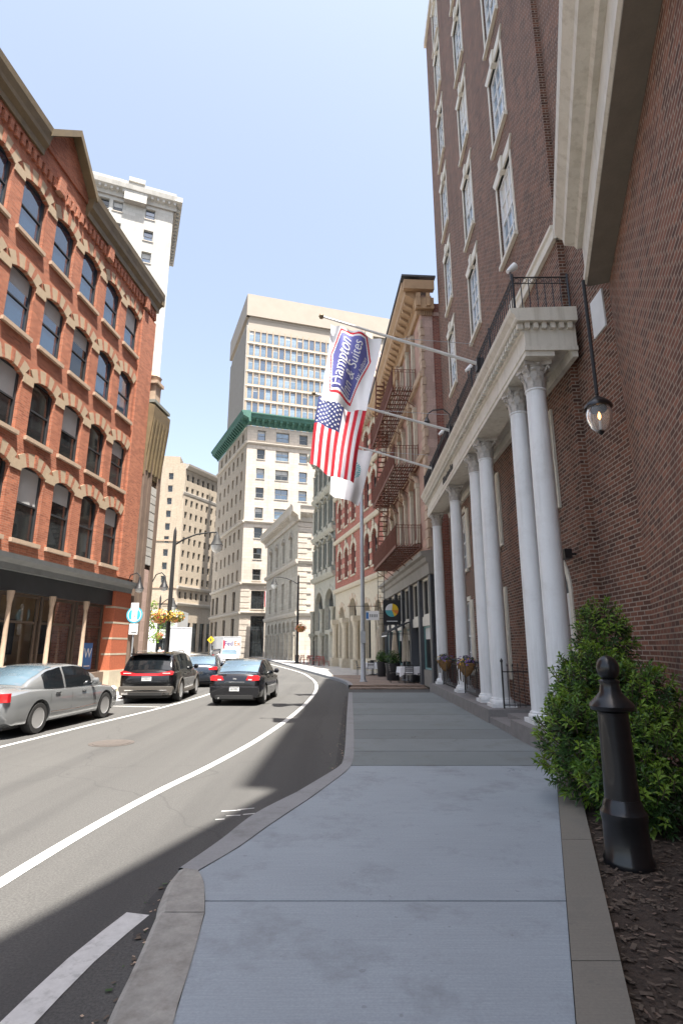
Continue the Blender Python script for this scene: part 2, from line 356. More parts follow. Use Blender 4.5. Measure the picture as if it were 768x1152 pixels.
def facade(mb, x0, x1, z0, z1, ops, rev=.22, y=0., m=0, mr=None):
    mr = m if mr is None else mr
    xs = sorted({x0, x1, *[v for o in ops for v in o[:2]]}); zs = sorted({z0, z1, *[v for o in ops for v in o[2:4]]})
    xs = [v for v in xs if x0-1e-6 <= v <= x1+1e-6]; zs = [v for v in zs if z0-1e-6 <= v <= z1+1e-6]
    for j in range(len(zs)-1):
        za, zb = zs[j], zs[j+1]; zc = (za+zb)/2; st = None
        for i in range(len(xs)):
            solid = i < len(xs)-1 and not any(o[0] < (xs[i]+xs[i+1])/2 < o[1] and o[2] < zc < o[3] for o in ops)
            if solid and st is None: st = xs[i]
            if not solid and st is not None:
                mb.quad((st, y, za), (xs[i], y, za), (xs[i], y, zb), (st, y, zb), m); st = None
    for o in ops:
        a, b, c, d = o[:4]; r = o[4] if len(o) > 4 else 0; d2 = d-r; k = y+rev
        mb.quad((a, y, c), (a, k, c), (a, k, d2), (a, y, d2), mr); mb.quad((b, k, c), (b, y, c), (b, y, d2), (b, k, d2), mr)
        mb.quad((a, k, c), (a, y, c), (b, y, c), (b, k, c), mr)
        if r:
            p = arc(a, b, d2, r); h = len(p)//2
            for i in range(len(p)-1):
                (xa, za), (xb, zb) = p[i], p[i+1]
                mb.quad((xa, y, za), (xa, k, za), (xb, k, zb), (xb, y, zb), mr)
            mb.add([(a, y, d)]+[(q[0], y, q[1]) for q in p[:h+1]], [tuple(range(h+2))], m)
            mb.add([(b, y, d)]+[(q[0], y, q[1]) for q in p[h:][::-1]], [tuple(range(h+1, -1, -1))], m)
        else:
            mb.quad((a, y, d), (a, k, d), (b, k, d), (b, y, d), mr)
    return mb
_wc = {}
def win_mesh(w, h, style='dh', nx=1, ny=1, fr='white_paint', t=.07):
    k = ('f', w, h, style, nx, ny, fr, t)
    if k not in _wc:
        mb = MB(); a = w/2
        mb.box(-a, -a+t, -.03, .05, 0, h); mb.box(a-t, a, -.03, .05, 0, h)
        mb.box(-a+t, a-t, -.03, .05, 0, t); mb.box(-a+t, a-t, -.03, .05, h-t, h)
        if style == 'dh': mb.box(-a+t, a-t, -.02, .045, h*.5-t*.4, h*.5+t*.4)
        if style == 'cross': mb.box(-a+t, a-t, -.02, .045, h*.66-t*.4, h*.66+t*.4)
        g = min(.022, t*.4)
        for i in range(1, nx):
            x = -a+t+(w-2*t)*i/nx; mb.box(x-g, x+g, -.012, .04, t, h-t)
        for j in range(1, ny):
            z = t+(h-2*t)*j/ny
            if style == 'dh' and abs(z-h*.5) < .05: continue
            mb.box(-a+t, a-t, -.010, .038, z-g, z+g)
        _wc[k] = mb.mesh('window', fr)
    return _wc[k]
def pane_mesh(w, h, gl='glass_dark', blind=0.0, bm='blind'):
    k = ('p', w, h, gl, blind, bm)
    if k not in _wc:
        mb = MB(); a = w/2-.01; hb = h-.01-blind*h
        mb.quad((-a, .022, .01), (a, .022, .01), (a, .022, hb), (-a, .022, hb), 0)
        if blind: mb.quad((-a, .024, hb), (a, .024, hb), (a, .024, h-.01), (-a, .024, h-.01), 1)
        _wc[k] = mb.mesh('pane', [gl, bm])
    return _wc[k]
def sill_mesh(w, rev, t=.12, over=.1, out=.1, mat='cream_stone'):
    k = ('s', w, rev, t, over, out, mat)
    if k not in _wc: _wc[k] = MB().box(-w/2-over, w/2+over, -rev-out, -.01, -t, .004).mesh('sill', mat)
    return _wc[k]
def lintel_mesh(w, h, rev, kind, mat, t=.3):
    k = ('l', w, h, rev, kind, mat, t)
    if k not in _wc:
        mb = MB()
        if kind == 'flat': mb.box(-w/2-.12, w/2+.12, -rev-.05, -rev+.1, h+.003, h+t)
        elif kind == 'jack':
            f = .26
            mb.face_xz([(-w/2-.03, h), (w/2+.03, h), (w/2+f, h+t), (-w/2-f, h+t)], -rev-.05, -rev+.08)
            mb.face_xz([(-.09, h-.03), (.09, h-.03), (.15, h+t+.07), (-.15, h+t+.07)], -rev-.10, -rev+.08)
            for q in (-1, 1): mb.box(min(q*w/2, q*(w/2+.09)), max(q*w/2, q*(w/2+.09)), -rev-.03, -rev+.1, 0, h)
        elif kind == 'hood':
            p = arc(-w/2-.2, w/2+.2, h-.25, .42, 10); o = arc(-w/2-.34, w/2+.34, h-.3, .62, 10)
            for i in range(10):
                mb.face_xz([p[i], p[i+1], o[i+1], o[i]], -rev-.22, -rev+.05)
            mb.box(-.14, .14, -rev-.3, -rev, h+.1, h+.5)
        _wc[k] = mb.mesh('lintel', mat)
    return _wc[k]
def arch_mesh(w, h, rise, rev, mats, t=.42, n=11, out=.03, keyed=False):
    k = ('a', w, h, rise, rev, tuple(mats), t, n, out)
    if k not in _wc:
        mb = MB(); p = arc(-w/2, w/2, h-rise, rise, n)
        cx = 0; w_ = w/2; rr = (w_*w_+rise*rise)/(2*rise); cz = h-rr
        for i in range(n):
            q = [p[i], p[i+1]]
            o = [(x*(1+t/rr), cz+(z-cz)*(1+t/rr)) for x, z in q]
            oo = out+(.03 if i == n//2 else 0)
            mb.face_xz([q[0], q[1], o[1], o[0]], -rev-oo, -rev+.1, i % len(mats))
        _wc[k] = mb.mesh('arch', list(mats))
    return _wc[k]
def window(F, x, z, w, h, rev=.2, style='dh', nx=1, ny=1, fr='white_paint', gl='glass_dark', blind=0., bm='blind', t=.07,
           sill=None, lintel=None, arch=None, y=0., lt=.3):
    f = inst('window', win_mesh(w, h, style, nx, ny, fr, t)); F.put(f, x, y+rev, z)
    inst('pane', pane_mesh(w, h, gl, blind, bm), f)
    if sill: inst('sill', sill_mesh(w, rev, mat=sill), f)
    if lintel: inst('lintel', lintel_mesh(w, h, rev, lintel[0], lintel[1], lt), f)
    if arch: inst('arch', arch_mesh(w, h, arch[0], rev, arch[1]), f)
    return f
def leaf_cloud(mb, c, rad, n, size, mats, shell=.35, up=.2, rnd=random):
    for _ in range(n):
        d = Vector((rnd.gauss(0, 1), rnd.gauss(0, 1), rnd.gauss(0, 1))).normalized()
        rr = 1-shell*rnd.random()**1.5
        p = Vector((c[0]+d.x*rad[0]*rr, c[1]+d.y*rad[1]*rr, c[2]+d.z*rad[2]*rr))
        nrm = (d+Vector((rnd.uniform(-.7, .7), rnd.uniform(-.7, .7), rnd.uniform(-.5, .7)+up))).normalized()
        u = nrm.cross(Vector((rnd.uniform(-1, 1), rnd.uniform(-1, 1), .3))).normalized(); w = nrm.cross(u)
        s_ = size*rnd.uniform(.6, 1.3)
        mb.add([p-u*s_, p-w*s_*.5, p+u*s_, p+w*s_*.5], [(0, 1, 2, 3)], rnd.randrange(mats) if isinstance(mats, int) else rnd.choice(mats))
def text_mesh(txt, size, name='lettering', shear=0., extrude=.0, align='CENTER'):
    cu = bpy.data.curves.new(name, 'FONT'); cu.body = txt; cu.size = size; cu.shear = shear; cu.extrude = extrude; cu.align_x = align
    o = bpy.data.objects.new(name, cu); col.objects.link(o)
    dg = bpy.context.evaluated_depsgraph_get(); dg.update()
    me = bpy.data.meshes.new_from_object(o.evaluated_get(dg)); bpy.data.objects.remove(o); bpy.data.curves.remove(cu)
    me.name = name; return me
def text_on(txt, size, mat, parent, loc, rot, name='lettering', shear=0., extrude=.004):
    me = text_mesh(txt, size, name, shear, extrude); me.materials.clear(); me.materials.append(M[mat])
    o = inst(name, me, parent, loc); o.rotation_euler = rot; return o

# ------------------------------------------------------------------ ground, road, pavements
def sheet(name, pts, z, mat, kind='structure'):
    mb = MB(); mb.add([(x, y, z) for x, y in pts], [tuple(range(len(pts)))])
    o = mb.build(name, mat); o['kind'] = kind; return o
def slab(name, pts, z0, z1, mat):
    o = MB().poly(pts, z0, z1).build(name, mat); o['kind'] = 'structure'; return o
def strip_pts(P, w):                           # a band of width w centred on a plan polyline
    L, Q = [], []
    for i, p in enumerate(P):
        a = Vector(P[max(i-1, 0)]); b = Vector(P[min(i+1, len(P)-1)]); t = (b-a).normalized(); n = Vector((-t.y, t.x))
        L.append(Vector(p)+n*w/2); Q.append(Vector(p)-n*w/2)
    return L, Q
def smooth_path(P, k=6):
    out = []
    for i in range(len(P)-1):
        p0 = Vector(P[max(i-1, 0)]); p1 = Vector(P[i]); p2 = Vector(P[i+1]); p3 = Vector(P[min(i+2, len(P)-1)])
        for j in range(k):
            t = j/k
            out.append(.5*((2*p1)+(p2-p0)*t+(2*p0-5*p1+4*p2-p3)*t*t+(3*p1-p0-3*p2+p3)*t**3))
    out.append(Vector(P[-1])); return out
def marking(name, P, w, z=.004, mat='road_paint', k=6):
    L, Q = strip_pts(smooth_path(P, k), w); mb = MB()
    for i in range(len(L)-1):
        mb.quad((*Q[i], z), (*Q[i+1], z), (*L[i+1], z), (*L[i], z))
    o = mb.build(name, mat); o['kind'] = 'structure'; return o
def kerb(name, P, w=.18, h=.15, mat='kerb_stone', side=1, k=6, seg=1.8):
    S = smooth_path(P, k); L, Q = strip_pts(S, w); mb = MB()
    for i in range(len(S)-1):
        a, b, c, d = Q[i], Q[i+1], L[i+1], L[i]
        # a sloped face and an eased arris on the road side (left of travel)
        e = (L[i]-Q[i])*.12; f = (L[i+1]-Q[i+1])*.12
        mb.quad((*a, h), (*b, h), (*(c-f), h), (*(d-e), h)); mb.quad((*(d-e), h), (*(c-f), h), (*c, h-.02), (*d, h-.02))
        mb.quad((*d, h-.02), (*c, h-.02), (*c, -.05), (*d, -.05))
    o = mb.build(name, mat); o['kind'] = 'structure'; return o

sheet('road', [(-1500, -800), (1500, -800), (1500, 2500), (-1500, 2500)], 0, 'asphalt')
KP = [((-1.0, -8), (-.66, -8)), ((-1.02, 1.5), (-.70, 1.5)), ((-1.12, 3.2), (-.80, 3.2)), ((-1.22, 4.15), (-.90, 4.15)), ((-1.27, 4.37), (-.96, 4.4)), ((-1.30, 4.64), (-1.03, 4.65)), ((-1.29, 4.91), (-1.12, 4.85)),
      ((-1.10, 5.6), (-.90, 5.38)), ((-.91, 6.41), (-.70, 6.02)), ((-.54, 7.29), (-.36, 7.0)), ((-.12, 8.5), (.05, 8.35)), ((.0, 8.95), (.15, 8.86)), ((.06, 10.36), (.22, 10.3)), ((.15, 15.9), (.32, 15.9)), ((.27, 22.3), (.42, 22.3))]
kp = [b for a, b in KP]
def clip_y(pts, y0, y1):
    out = [p for p in pts if y0 <= p[1] <= y1]
    def at(y):
        for (xa, ya), (xb, yb) in zip(pts, pts[1:]):
            if ya-1e-3 <= y <= yb+1e-3: return (xa+(xb-xa)*(y-ya)/(yb-ya), y)
    return [at(y0)]+[p for p in out if y0+.02 < p[1] < y1-.02]+[at(y1)]
# slabs of the near pavement, each a separate pour with an open joint
slabs = [(-7.9, -3, 'concrete_new'), (-2.985, 1.0, 'concrete_new'), (1.015, 4.32, 'concrete_new'), (4.338, 8.785, 'concrete_new')]
ys = [8.80, 9.95, 11.25, 12.45, 13.75, 15.1, 16.6, 18.2, 20.1, 22.3]
slabs += [(ys[i]+.022, ys[i+1], 'concrete_old') for i in range(len(ys)-1)]
for i, (a, b, m_) in enumerate(slabs):
    left = [(x+.004, y) for x, y in clip_y(kp, a, b)]
    if m_ == 'concrete_old': m_ = ('concrete_old', 'concrete_old_dark', 'concrete_mid', 'concrete_old', 'concrete_mid')[i % 5]
    xr = (lambda y: 5.2) if a > 8 else (lambda y: 1.50+.36*(y-4.19)-.005)
    slab('sidewalk', left+[(xr(b), b), (xr(a), a)], -.1, .15+(.0015 if i % 2 else 0)*(a > 8), m_)
slab('sidewalk_bed', [(x-.02, y) for x, y in kp]+[(5.2, 22.3), (5.2, 8.8), (3.2, 8.8), (-2.8, -8)], -.12, .135, 'joint')
def kerb_stones(name, pairs, mat, ease=.02, h=.156):
    mb = MB(); L = smooth_path([a for a, b in pairs], 5); Q = smooth_path([b for a, b in pairs], 5)
    for i in range(len(L)-1):
        e, f = (Q[i]-L[i]).normalized()*ease, (Q[i+1]-L[i+1]).normalized()*ease
        mb.quad((*Q[i], h), (*Q[i+1], h), (*(L[i+1]+f), h), (*(L[i]+e), h)); mb.quad((*(L[i]+e), h), (*(L[i+1]+f), h), (*(L[i+1]+f*.3), h-ease*.3), (*(L[i]+e*.3), h-ease*.3))
        mb.quad((*(L[i]+e*.3), h-ease*.3), (*(L[i+1]+f*.3), h-ease*.3), (*L[i+1], h-ease), (*L[i], h-ease)); mb.quad((*L[i], h-ease), (*L[i+1], h-ease), (*L[i+1], -.06), (*L[i], -.06))
    a, b = L[-1], Q[-1]; mb.quad((*a, -.06), (*b, -.06), (*b, h), (*a, h-ease)); a, b = L[0], Q[0]; mb.quad((*b, -.06), (*a, -.06), (*a, h-ease), (*b, h))
    o = mb.build(name, mat); o['kind'] = 'structure'
kerb_stones('kerb', KP[6:10], 'kerb_stone'); kerb_stones('kerb', KP[9:12], 'kerb_stone', h=.157); kerb_stones('kerb', KP[11:14], 'kerb_stone'); kerb_stones('kerb', KP[13:], 'kerb_stone', h=.157)
kerb_stones('kerb', KP[3:7], 'granite_stained', .06, .158); kerb_stones('kerb', KP[:4], 'granite_stained', .04, .155)
# brick footway in front of the restaurant, then concrete beyond
KF = [(.42, 26.6), (.36, 28.7), (0, 31.6), (-.76, 35.2), (-1.97, 41), (-5.6, 58.4), (-9.4, 76.5), (-13.8, 94), (-20, 118)]
kf = [tuple(v) for v in smooth_path(KF, 6)]
n1 = [p for p in kf if p[1] <= 36.2]; n2 = [p for p in kf if p[1] >= 35.9]
slab('brick_sidewalk', n1+[(4.6, 36.2), (5.0, 26.6)], -.1, .15, 'brick_paving')
slab('far_sidewalk', n2+[(-11, 118), (-2, 84), (.5, 60), (5, 36.2)], -.1, .149, 'concrete_far')
kerb('kerb', KF, .2, .154)
MB().poly([(.35, 26.0), (3.55, 26.0), (4.9, 26.6), (.42, 26.6)], -.05, .06).build('kerb_ramp', 'brick_paving')['kind'] = 'structure'
# left pavement
KL = [(-10.2, -8), (-7.56, 17.6), (-7.1, 22), (-6.75, 25.6)]
kl = [tuple(v) for v in smooth_path(KL, 4)]
slab('sidewalk', [(-14, -8), (-11.0, -8)]+[(x-.1, y) for x, y in kl]+[(-6.95, 26.6), (-8.4, 27.2), (-10, 27)], -.1, .15, 'concrete_far')
def rev(P): return P[::-1]
kerb('kerb', rev(KL), .18, .154)
slab('plaza_pavement', [(-40, 29.5), (-10, 29.5), (-8.9, 31), (-9.2, 36), (-11.5, 46), (-16, 55), (-23, 62), (-40, 66)], -.1, .15, 'concrete_far')
slab('far_pavement', [(-70, 90), (-34, 92), (-31, 110), (-37, 150), (-70, 150)], -.1, .15, 'concrete_far')
plain('asphalt_patch', (.045, .044, .043), .85, var=.3, scale=5, fine=90, bump=.4)
marking('gutter_dirt', [(a[0]-.07, a[1]) for a, b_ in KP[3:]], .14, .0025, 'asphalt_patch', 4)
# painted lines
marking('edge_line', [(-2.95, 1.0), (-2.80, 4.2), (-2.66, 6.14), (-2.42, 7.9), (-2.08, 9.67), (-1.7, 12.3), (-1.36, 16.24), (-1.16, 21), (-1.13, 26), (-1.45, 31.5), (-2.1, 37), (-2.95, 42.4), (-5.0, 51.5), (-9, 68)], .135)
marking('parking_line', [(-8.1, -4), (-6.85, 8), (-6.21, 13.67), (-5.66, 18.1), (-5.36, 23), (-5.6, 27), (-6.6, 33)], .11)
marking('parking_tick', [(-7.35, 18.75), (-5.75, 18.45)], .10, k=1)
marking('stop_bar', [(-1.45, 4.5), (-1.58, 3.9), (-1.64, 3.3)], .18, k=2)
mb = MB()
for x, y, a, l in [(-1.28, 7.05, .2, .22), (-1.12, 7.12, .35, .2), (-1.22, 6.86, .15, .16), (-1.05, 6.92, .3, .14), (-1.34, 6.72, .2, .1)]:
    c, s_ = math.cos(a)*l/2, math.sin(a)*l/2; w = .016
    mb.quad((x-c+w*s_, y-s_-w, .004), (x+c+w*s_, y+s_-w, .004), (x+c-w*s_, y+s_+w, .004), (x-c-w*s_, y-s_+w, .004))
mb.build('utility_mark', 'road_paint')['kind'] = 'structure'
mb = MB(); mb.lathe([(.36, .004), (.36, .012), (.30, .012), (.29, .008), (0, .008)], 28, (-4.55, 11.7, 0)); mb.lathe([(.43, .001), (.43, .006), (.37, .006)], 28, (-4.55, 11.7, 0))
tag(mb.build('manhole_cover', 'iron_cover', smooth=30), 'rusty round manhole cover set in the road', 'manhole cover')

# ------------------------------------------------------------------ HOTEL with the columned portico (right)
random.seed(11)
hotel = empty('hotel_building', (4.56, 10, 0), 'dark brick hotel with white columned portico and white windows', 'building')
LH = 13.9
HF = Face(hotel, 4.56+.0141*LH, 10+LH, -.0141, -1)
def hx(s): return LH-s
HH = 34.7
ups = [(s, z, 1.3, 2.6) for z in (12.42, 16.32, 20.2, 24.1, 28.0, 31.3) for s in (2.95, 7.0, 11.2)]
third = [(s, 8.55, 1.3, 1.85) for s in (2.95, 7.0, 11.2)]
second = [(s, 4.68, 1.15, 2.2) for s in (2.2, 6.6, 10.9)]
first = [(s, 1.0, 1.15, 2.5) for s in (6.6, 10.9)]
ops = [(hx(s)-w/2, hx(s)+w/2, z, z+h) for s, z, w, h in ups+third+second+first]
ops.append((hx(1.9)-.8, hx(1.9)+.8, .45, 3.7, .8))
mb = MB(); facade(mb, 0, LH, 0, HH, ops, .09)
mb.quad((LH, 0, 0), (LH, .13, 0), (LH, .13, HH), (LH, 0, HH))
nops = []
facade(mb, LH, 26.2, 0, HH, nops, .16, y=.13)
mb.quad((0, 14, 0), (0, 0, 0), (0, 0, HH), (0, 14, HH)); mb.quad((26.2, .13, 0), (26.2, 14, 0), (26.2, 14, HH), (26.2, .13, HH)); mb.quad((26.2, 14, 0), (0, 14, 0), (0, 14, HH), (26.2, 14, HH))
HF.put(mb.build('wall', 'hotel_brick'))
HF.put(MB().box(.1, 26.1, .5, 13.9, HH-.6, HH-.4).build('roof', 'joint'))
mb = MB(); mb.box(-.1, LH+.1, -.12, .3, HH, HH+.4); mb.box(LH+.1, 26.2, -.15, .4, HH, HH+.5); HF.put(mb.build('parapet', 'cream_paint'))
for i, (s, z, w, h) in enumerate(ups+third):
    window(HF, hx(s), z, w, h, .09, 'dh', 3, 4, 'white_paint', random.choice(['glass_blue', 'glass_pale', 'glass_pale']), random.choice([0, 0, .3, .45]), 'curtain', .085, 'cream_paint', ('jack', 'cream_paint'), lt=.34)
for s, z, w, h in second+first:
    f = window(HF, hx(s), z, w, h, .09, 'dh', 3, 4, 'white_paint', 'glass_dark', random.choice([0, .3]), 'curtain', .07, 'cream_paint', ('flat', 'cream_paint'), lt=.16)
    k = ('sh', h)
    if k not in _wc:
        b = MB(); b.box(-.24, .24, -.05, .0, 0, h)
        for q in range(2):
            za, zb = (.1, h*.48) if q == 0 else (h*.52, h-.1)
            b.box(-.18, .18, -.062, -.05, za, zb)
            n_ = int((zb-za)/.09)
            for r_ in range(n_): b.box(-.165, .165, -.072, -.062, za+.02+r_*.09, za+.075+r_*.09)
        _wc[k] = b.mesh('shutter', 'cream_paint')
    for q in (-1, 1): inst('shutter', _wc[k], f, (q*(w/2+.27), -.09, 0))
# arched entrance
mb = MB(); mb.box(-.72, .72, .10, .16, 0, 2.5); mb.box(-.06, .06, .07, .12, 0, 2.5); 
for q in (-.38, .38):
    for za, zb in ((.2, 1.0), (1.15, 2.3)): mb.box(q-.24, q+.24, .07, .10, za, zb)
d = mb.build('door', 'white_paint'); HF.put(d, hx(1.9), .06, .45)
inst('pane', MB().box(-.78, .78, .12, .15, 2.5, 3.3).mesh('pane', 'glass_dark'), d)
inst('arch', arch_mesh(1.6, 3.25, .8, .06, ['cream_paint'], .15, 12), d)
for q in (-.93, .80): inst('door_jamb', MB().box(q, q+.13, -.09, .05, 0, 2.45).mesh('door_jamb', 'cream_paint'), d)
b = MB(); b.prism([(-.09, 10.25), (-.09, 10.46), (-.13, 10.5), (-.13, 10.58), (.02, 10.58), (.02, 10.25)], .0, LH+.06); b.box(LH+.002, LH+.3, -.03, .12, 10.25, 10.58)
HF.put(b.build('belt_course', 'cream_paint'))
# portico: plinth, columns, entablature, balcony railing
b = MB(); b.box(hx(13.1), hx(3.45), -1.22, -.002, .0, .45); b.box(hx(3.447), hx(1.65), -1.20, -.002, 0, .29); b.box(hx(3.2), hx(1.65), -.85, -.004, .29, .40); b.box(hx(1.647), hx(-.55), -1.22, -.002, 0, .45)
HF.put(b.build('portico_plinth', 'granite'))
def column_parts():
    z0, z1, zc = .0, 6.85, 6.27
    b = MB(); pr = []
    for i in range(13):
        t = i/12; pr.append((.295-.045*t**1.7, .22+(zc-.22)*t))
    pr = [(.32, .20), (.30, .215)]+pr+[(.275, zc+.01), (.275, zc+.04)]
    b.lathe(pr, 28); sh = b.mesh('column', 'column_paint', 40)
    b = MB(); b.box(-.39, .39, -.39, .39, 0, .08)
    t1 = [(.36+.02*math.cos(a), .125+.045*math.sin(a)) for a in [R(x) for x in range(-90, 91, 30)]]
    b.lathe([(.3, .08)]+t1+[(.33, .172), (.335, .19), (.34, .2), (.32, .215), (.25, .215)], 28)
    bs = b.mesh('base', 'column_paint', 40)
    b = MB(); h = z1-zc
    b.lathe([(.255, zc+.03), (.25, zc+.1), (.25, zc+.35), (.275, zc+.46), (.33, zc+.5)], 20)
    for tier, (zz, hh, n, off, out) in enumerate([(zc+.05, .22, 8, 0, .09), (zc+.17, .26, 8, .5, .11), (zc+.3, .22, 8, 0, .12)]):
        for q in range(n):
            a = 2*math.pi*(q+off)/n; ca, sa = math.cos(a), math.sin(a); pts = []
            for (dr, dz, hw) in [(.255, 0, .075), (.27, hh*.45, .085), (.285, hh*.8, .075), (.26+out, hh, .05), (.27+out, hh*.86, .02)]:
                for sg in (-1, 0, 1):
                    rr = dr+(.012 if sg == 0 else 0); pts.append((rr*ca-sg*hw*sa, rr*sa+sg*hw*ca, zz+dz))
            fs = []
            for i in range(4):
                for j in range(2): fs.append((i*3+j, i*3+j+1, i*3+j+4, i*3+j+3))
            b.add(pts, fs)
    for q in range(4):
        a = R(45+90*q); ca, sa = math.cos(a), math.sin(a)
        p = [(.27*ca, .27*sa, zc+.36), (.36*ca, .36*sa, zc+.46), (.41*ca, .41*sa, zc+.49), (.43*ca, .43*sa, zc+.44), (.40*ca, .40*sa, zc+.42)]
        b.tube(p, [.035, .035, .03, .028, .02], 6)
    ab = []
    for q in range(4):
        for t in range(5):
            u = -1+.5*t; a = R(90*q); d_ = .36-.07*(1-u*u)
            x, y = d_, u*.36; ab.append((x*math.cos(a)-y*math.sin(a), x*math.sin(a)+y*math.cos(a)))
    b.poly(ab, zc+.5, z1)
    cp = b.mesh('capital', 'capital_stone', 45)
    return sh, bs, cp
csh, cbs, ccp = column_parts()
for m_ in (csh, cbs, ccp):
    for v in m_.vertices: v.co.x *= .74; v.co.y *= .74
for s in (0, 1.1, 4.1, 5.3, 8.5, 12.6):
    c_ = inst('column', csh); HF.put(c_, hx(s), -.73, .45); inst('base', cbs, c_); inst('capital', ccp, c_)
prof = [(-.002, 7.28), (-.10, 7.28), (-.14, 7.46), (-.45, 7.46), (-.45, 7.3), (-1.01, 7.3), (-1.01, 7.40), (-1.03, 7.41), (-1.03, 7.49), (-1.0, 7.5), (-1.0, 7.8), (-1.04, 7.82), (-1.05, 7.86), (-1.06, 7.98), (-.002, 7.98)]
b = MB(); xa, xb = hx(13.25), hx(-.42)
b.prism(prof, xa, xb)
b.prism([(-.002, 7.983), (-1.16, 7.983), (-1.19, 8.02), (-1.19, 8.08), (-1.27, 8.17), (-1.29, 8.25), (-.002, 8.28)], xa, xb+.14)
b.box(xb+.002, xb+.035, -1.03, -.002, 7.405, 7.49)
x = xa+.1
while x < xb:
    b.box(x, x+.09, -1.14, -1.03, 7.86, 7.979); x += .165
y = -1.0
while y < -.15:
    b.box(xb+.002, xb+.085, y, y+.09, 7.86, 7.979); y += .165
HF.put(b.build('entablature', 'portico_paint'))
tx = text_mesh('Hampton Inn', .36, shear=.2, extrude=.012); tx.materials.clear(); tx.materials.append(M['letter_dark'])
o = inst('lettering', tx); HF.put(o, hx(8.2), -1.016, 7.56); o.rotation_euler = (R(90), 0, HF.a)
def railing(b, pts, z0, z1, step=.12, r=.009, posts=True, scroll=False):
    for (p, q) in zip(pts, pts[1:]):
        p, q = Vector(p), Vector(q); L = (q-p).length; n = max(1, int(L/step))
        for z in (z0+.06, z1-.14, z1): b.bar((*p, z), (*q, z), .028 if z == z1 else .02)
        for i in range(n+1):
            k = p+(q-p)*i/n; b.bar((*k, z0+.06), (*k, z1), r*2)
            if scroll and i < n:
                c = p+(q-p)*(i+.5)/n; d_ = (q-p).normalized()
                ring = [(c.x+d_.x*.05*math.cos(R(a)), c.y+d_.y*.05*math.cos(R(a)), z1-.07+.05*math.sin(R(a))) for a in range(0, 361, 60)]
                b.tube(ring, .007, 4, cap=False)
        m = max(1, round(L/1.9))
        for i in range(m+1):
            k = p+(q-p)*i/m; b.bar((*k, z0), (*k, z1+.07), .04)
b = MB(); railing(b, [(hx(13.1), -1.12), (hx(-.36), -1.12), (hx(-.36), -.03)], 8.27, 9.08, .14, .009, scroll=True)
HF.put(b.build('balcony_railing', 'iron_black'))
# blank white panel on the set-back bay
HF.put(MB().box(hx(-.90), hx(-1.36), .10, .127, 7.36, 8.1).build('panel', 'white_paint'))

# ------------------------------------------------------------------ corner building overhead (right, nearest)
corner = empty('corner_building', (4.66, 8.4, 0), 'brick corner building with deep cream cornice overhead and planter at its foot', 'building')
CF = Face(corner, 4.655, 8.4, -.35, -1)
mb = MB(); cops = [(x-.6, x+.6, 1.5, 4.2) for x in (5.2, 9.5)]+[(x-.6, x+.6, z, z+2.0) for x in (3, 6.5, 10) for z in (11.2, 14.6)]
facade(mb, .0, 14.5, 0, 19.7, cops, .16)
mb.quad((14.5, 0, 0), (14.5, 5, 0), (14.5, 5, 19.7), (14.5, 0, 19.7)); mb.quad((0, 2.2, 8), (0, 0, 8), (0, 0, 19.7), (0, 2.2, 19.7))
CF.put(mb.build('wall', 'corner_brick'))
CF.put(MB().box(.05, 14.45, .3, 5, 19.0, 19.15).build('roof', 'joint'))
for x0, x1, z0, z1 in cops:
    window(CF, (x0+x1)/2, z0, x1-x0, z1-z0, .16, 'dh', 2, 4, 'white_paint', 'glass_dark', 0, 'blind', .07, 'cream_paint', ('flat', 'cream_paint'), lt=.2)
b = MB()
b.prism([(-.002, 8.0), (-.36, 8.0), (-.40, 8.03), (-.40, 8.16), (-.36, 8.18), (-.36, 8.78), (-.002, 8.78)], .12, 14.5)
b.prism([(-.002, 8.783), (-.44, 8.783), (-.48, 8.86), (-.64, 8.92), (-.66, 9.04), (-.78, 9.18), (-.80, 9.36), (-.002, 9.5)], .06, 14.5)
CF.put(b.build('entablature', 'portico_paint'))
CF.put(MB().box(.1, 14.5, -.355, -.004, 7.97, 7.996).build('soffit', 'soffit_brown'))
CF.put(MB().box(-.05, 14.5, -.12, .3, 19.703, 20.0).build('parapet', 'cream_paint'))

# ------------------------------------------------------------------ BROWNSTONE with the fire escape
bst = empty('brownstone_building', (3.95, 24.3, 0), 'tan stone building with ochre bracketed cornice and dark glazed restaurant front', 'building')
LB = 14.43
BF = Face(bst, 3.95-.065*14.4, 24.3+14.4, .065, -1)
def bx(s): return LB-s
bw = [(s, z, 1.25, h) for z, h in ((7.0, 3.0), (11.0, 2.9), (15.1, 2.7)) for s in (2.7, 6.0, 9.3, 12.5)]
ops = [(bx(s)-w/2, bx(s)+w/2, z, z+h, .45) for s, z, w, h in bw]
mb = MB(); facade(mb, 0, LB, 5.95, 19.0, ops, .3)
BF.put(mb.build('wall', 'brownstone'))
mb = MB(); mb.quad((0, 9, 0), (0, 0, 0), (0, 0, 19), (0, 9, 19)); mb.quad((LB, 0, 0), (LB, .55, 0), (LB, .55, 19), (LB, 0, 19)); mb.box(.02, LB-.02, .55, 9, 17.9, 18.1)
BF.put(mb.build('side_wall', 'pink_stone'))
mb = MB(); mb.box(LB-.35, LB-.04, .55, 9, 0, 18.6); BF.put(mb.build('party_wall', 'dark_red_brick'))
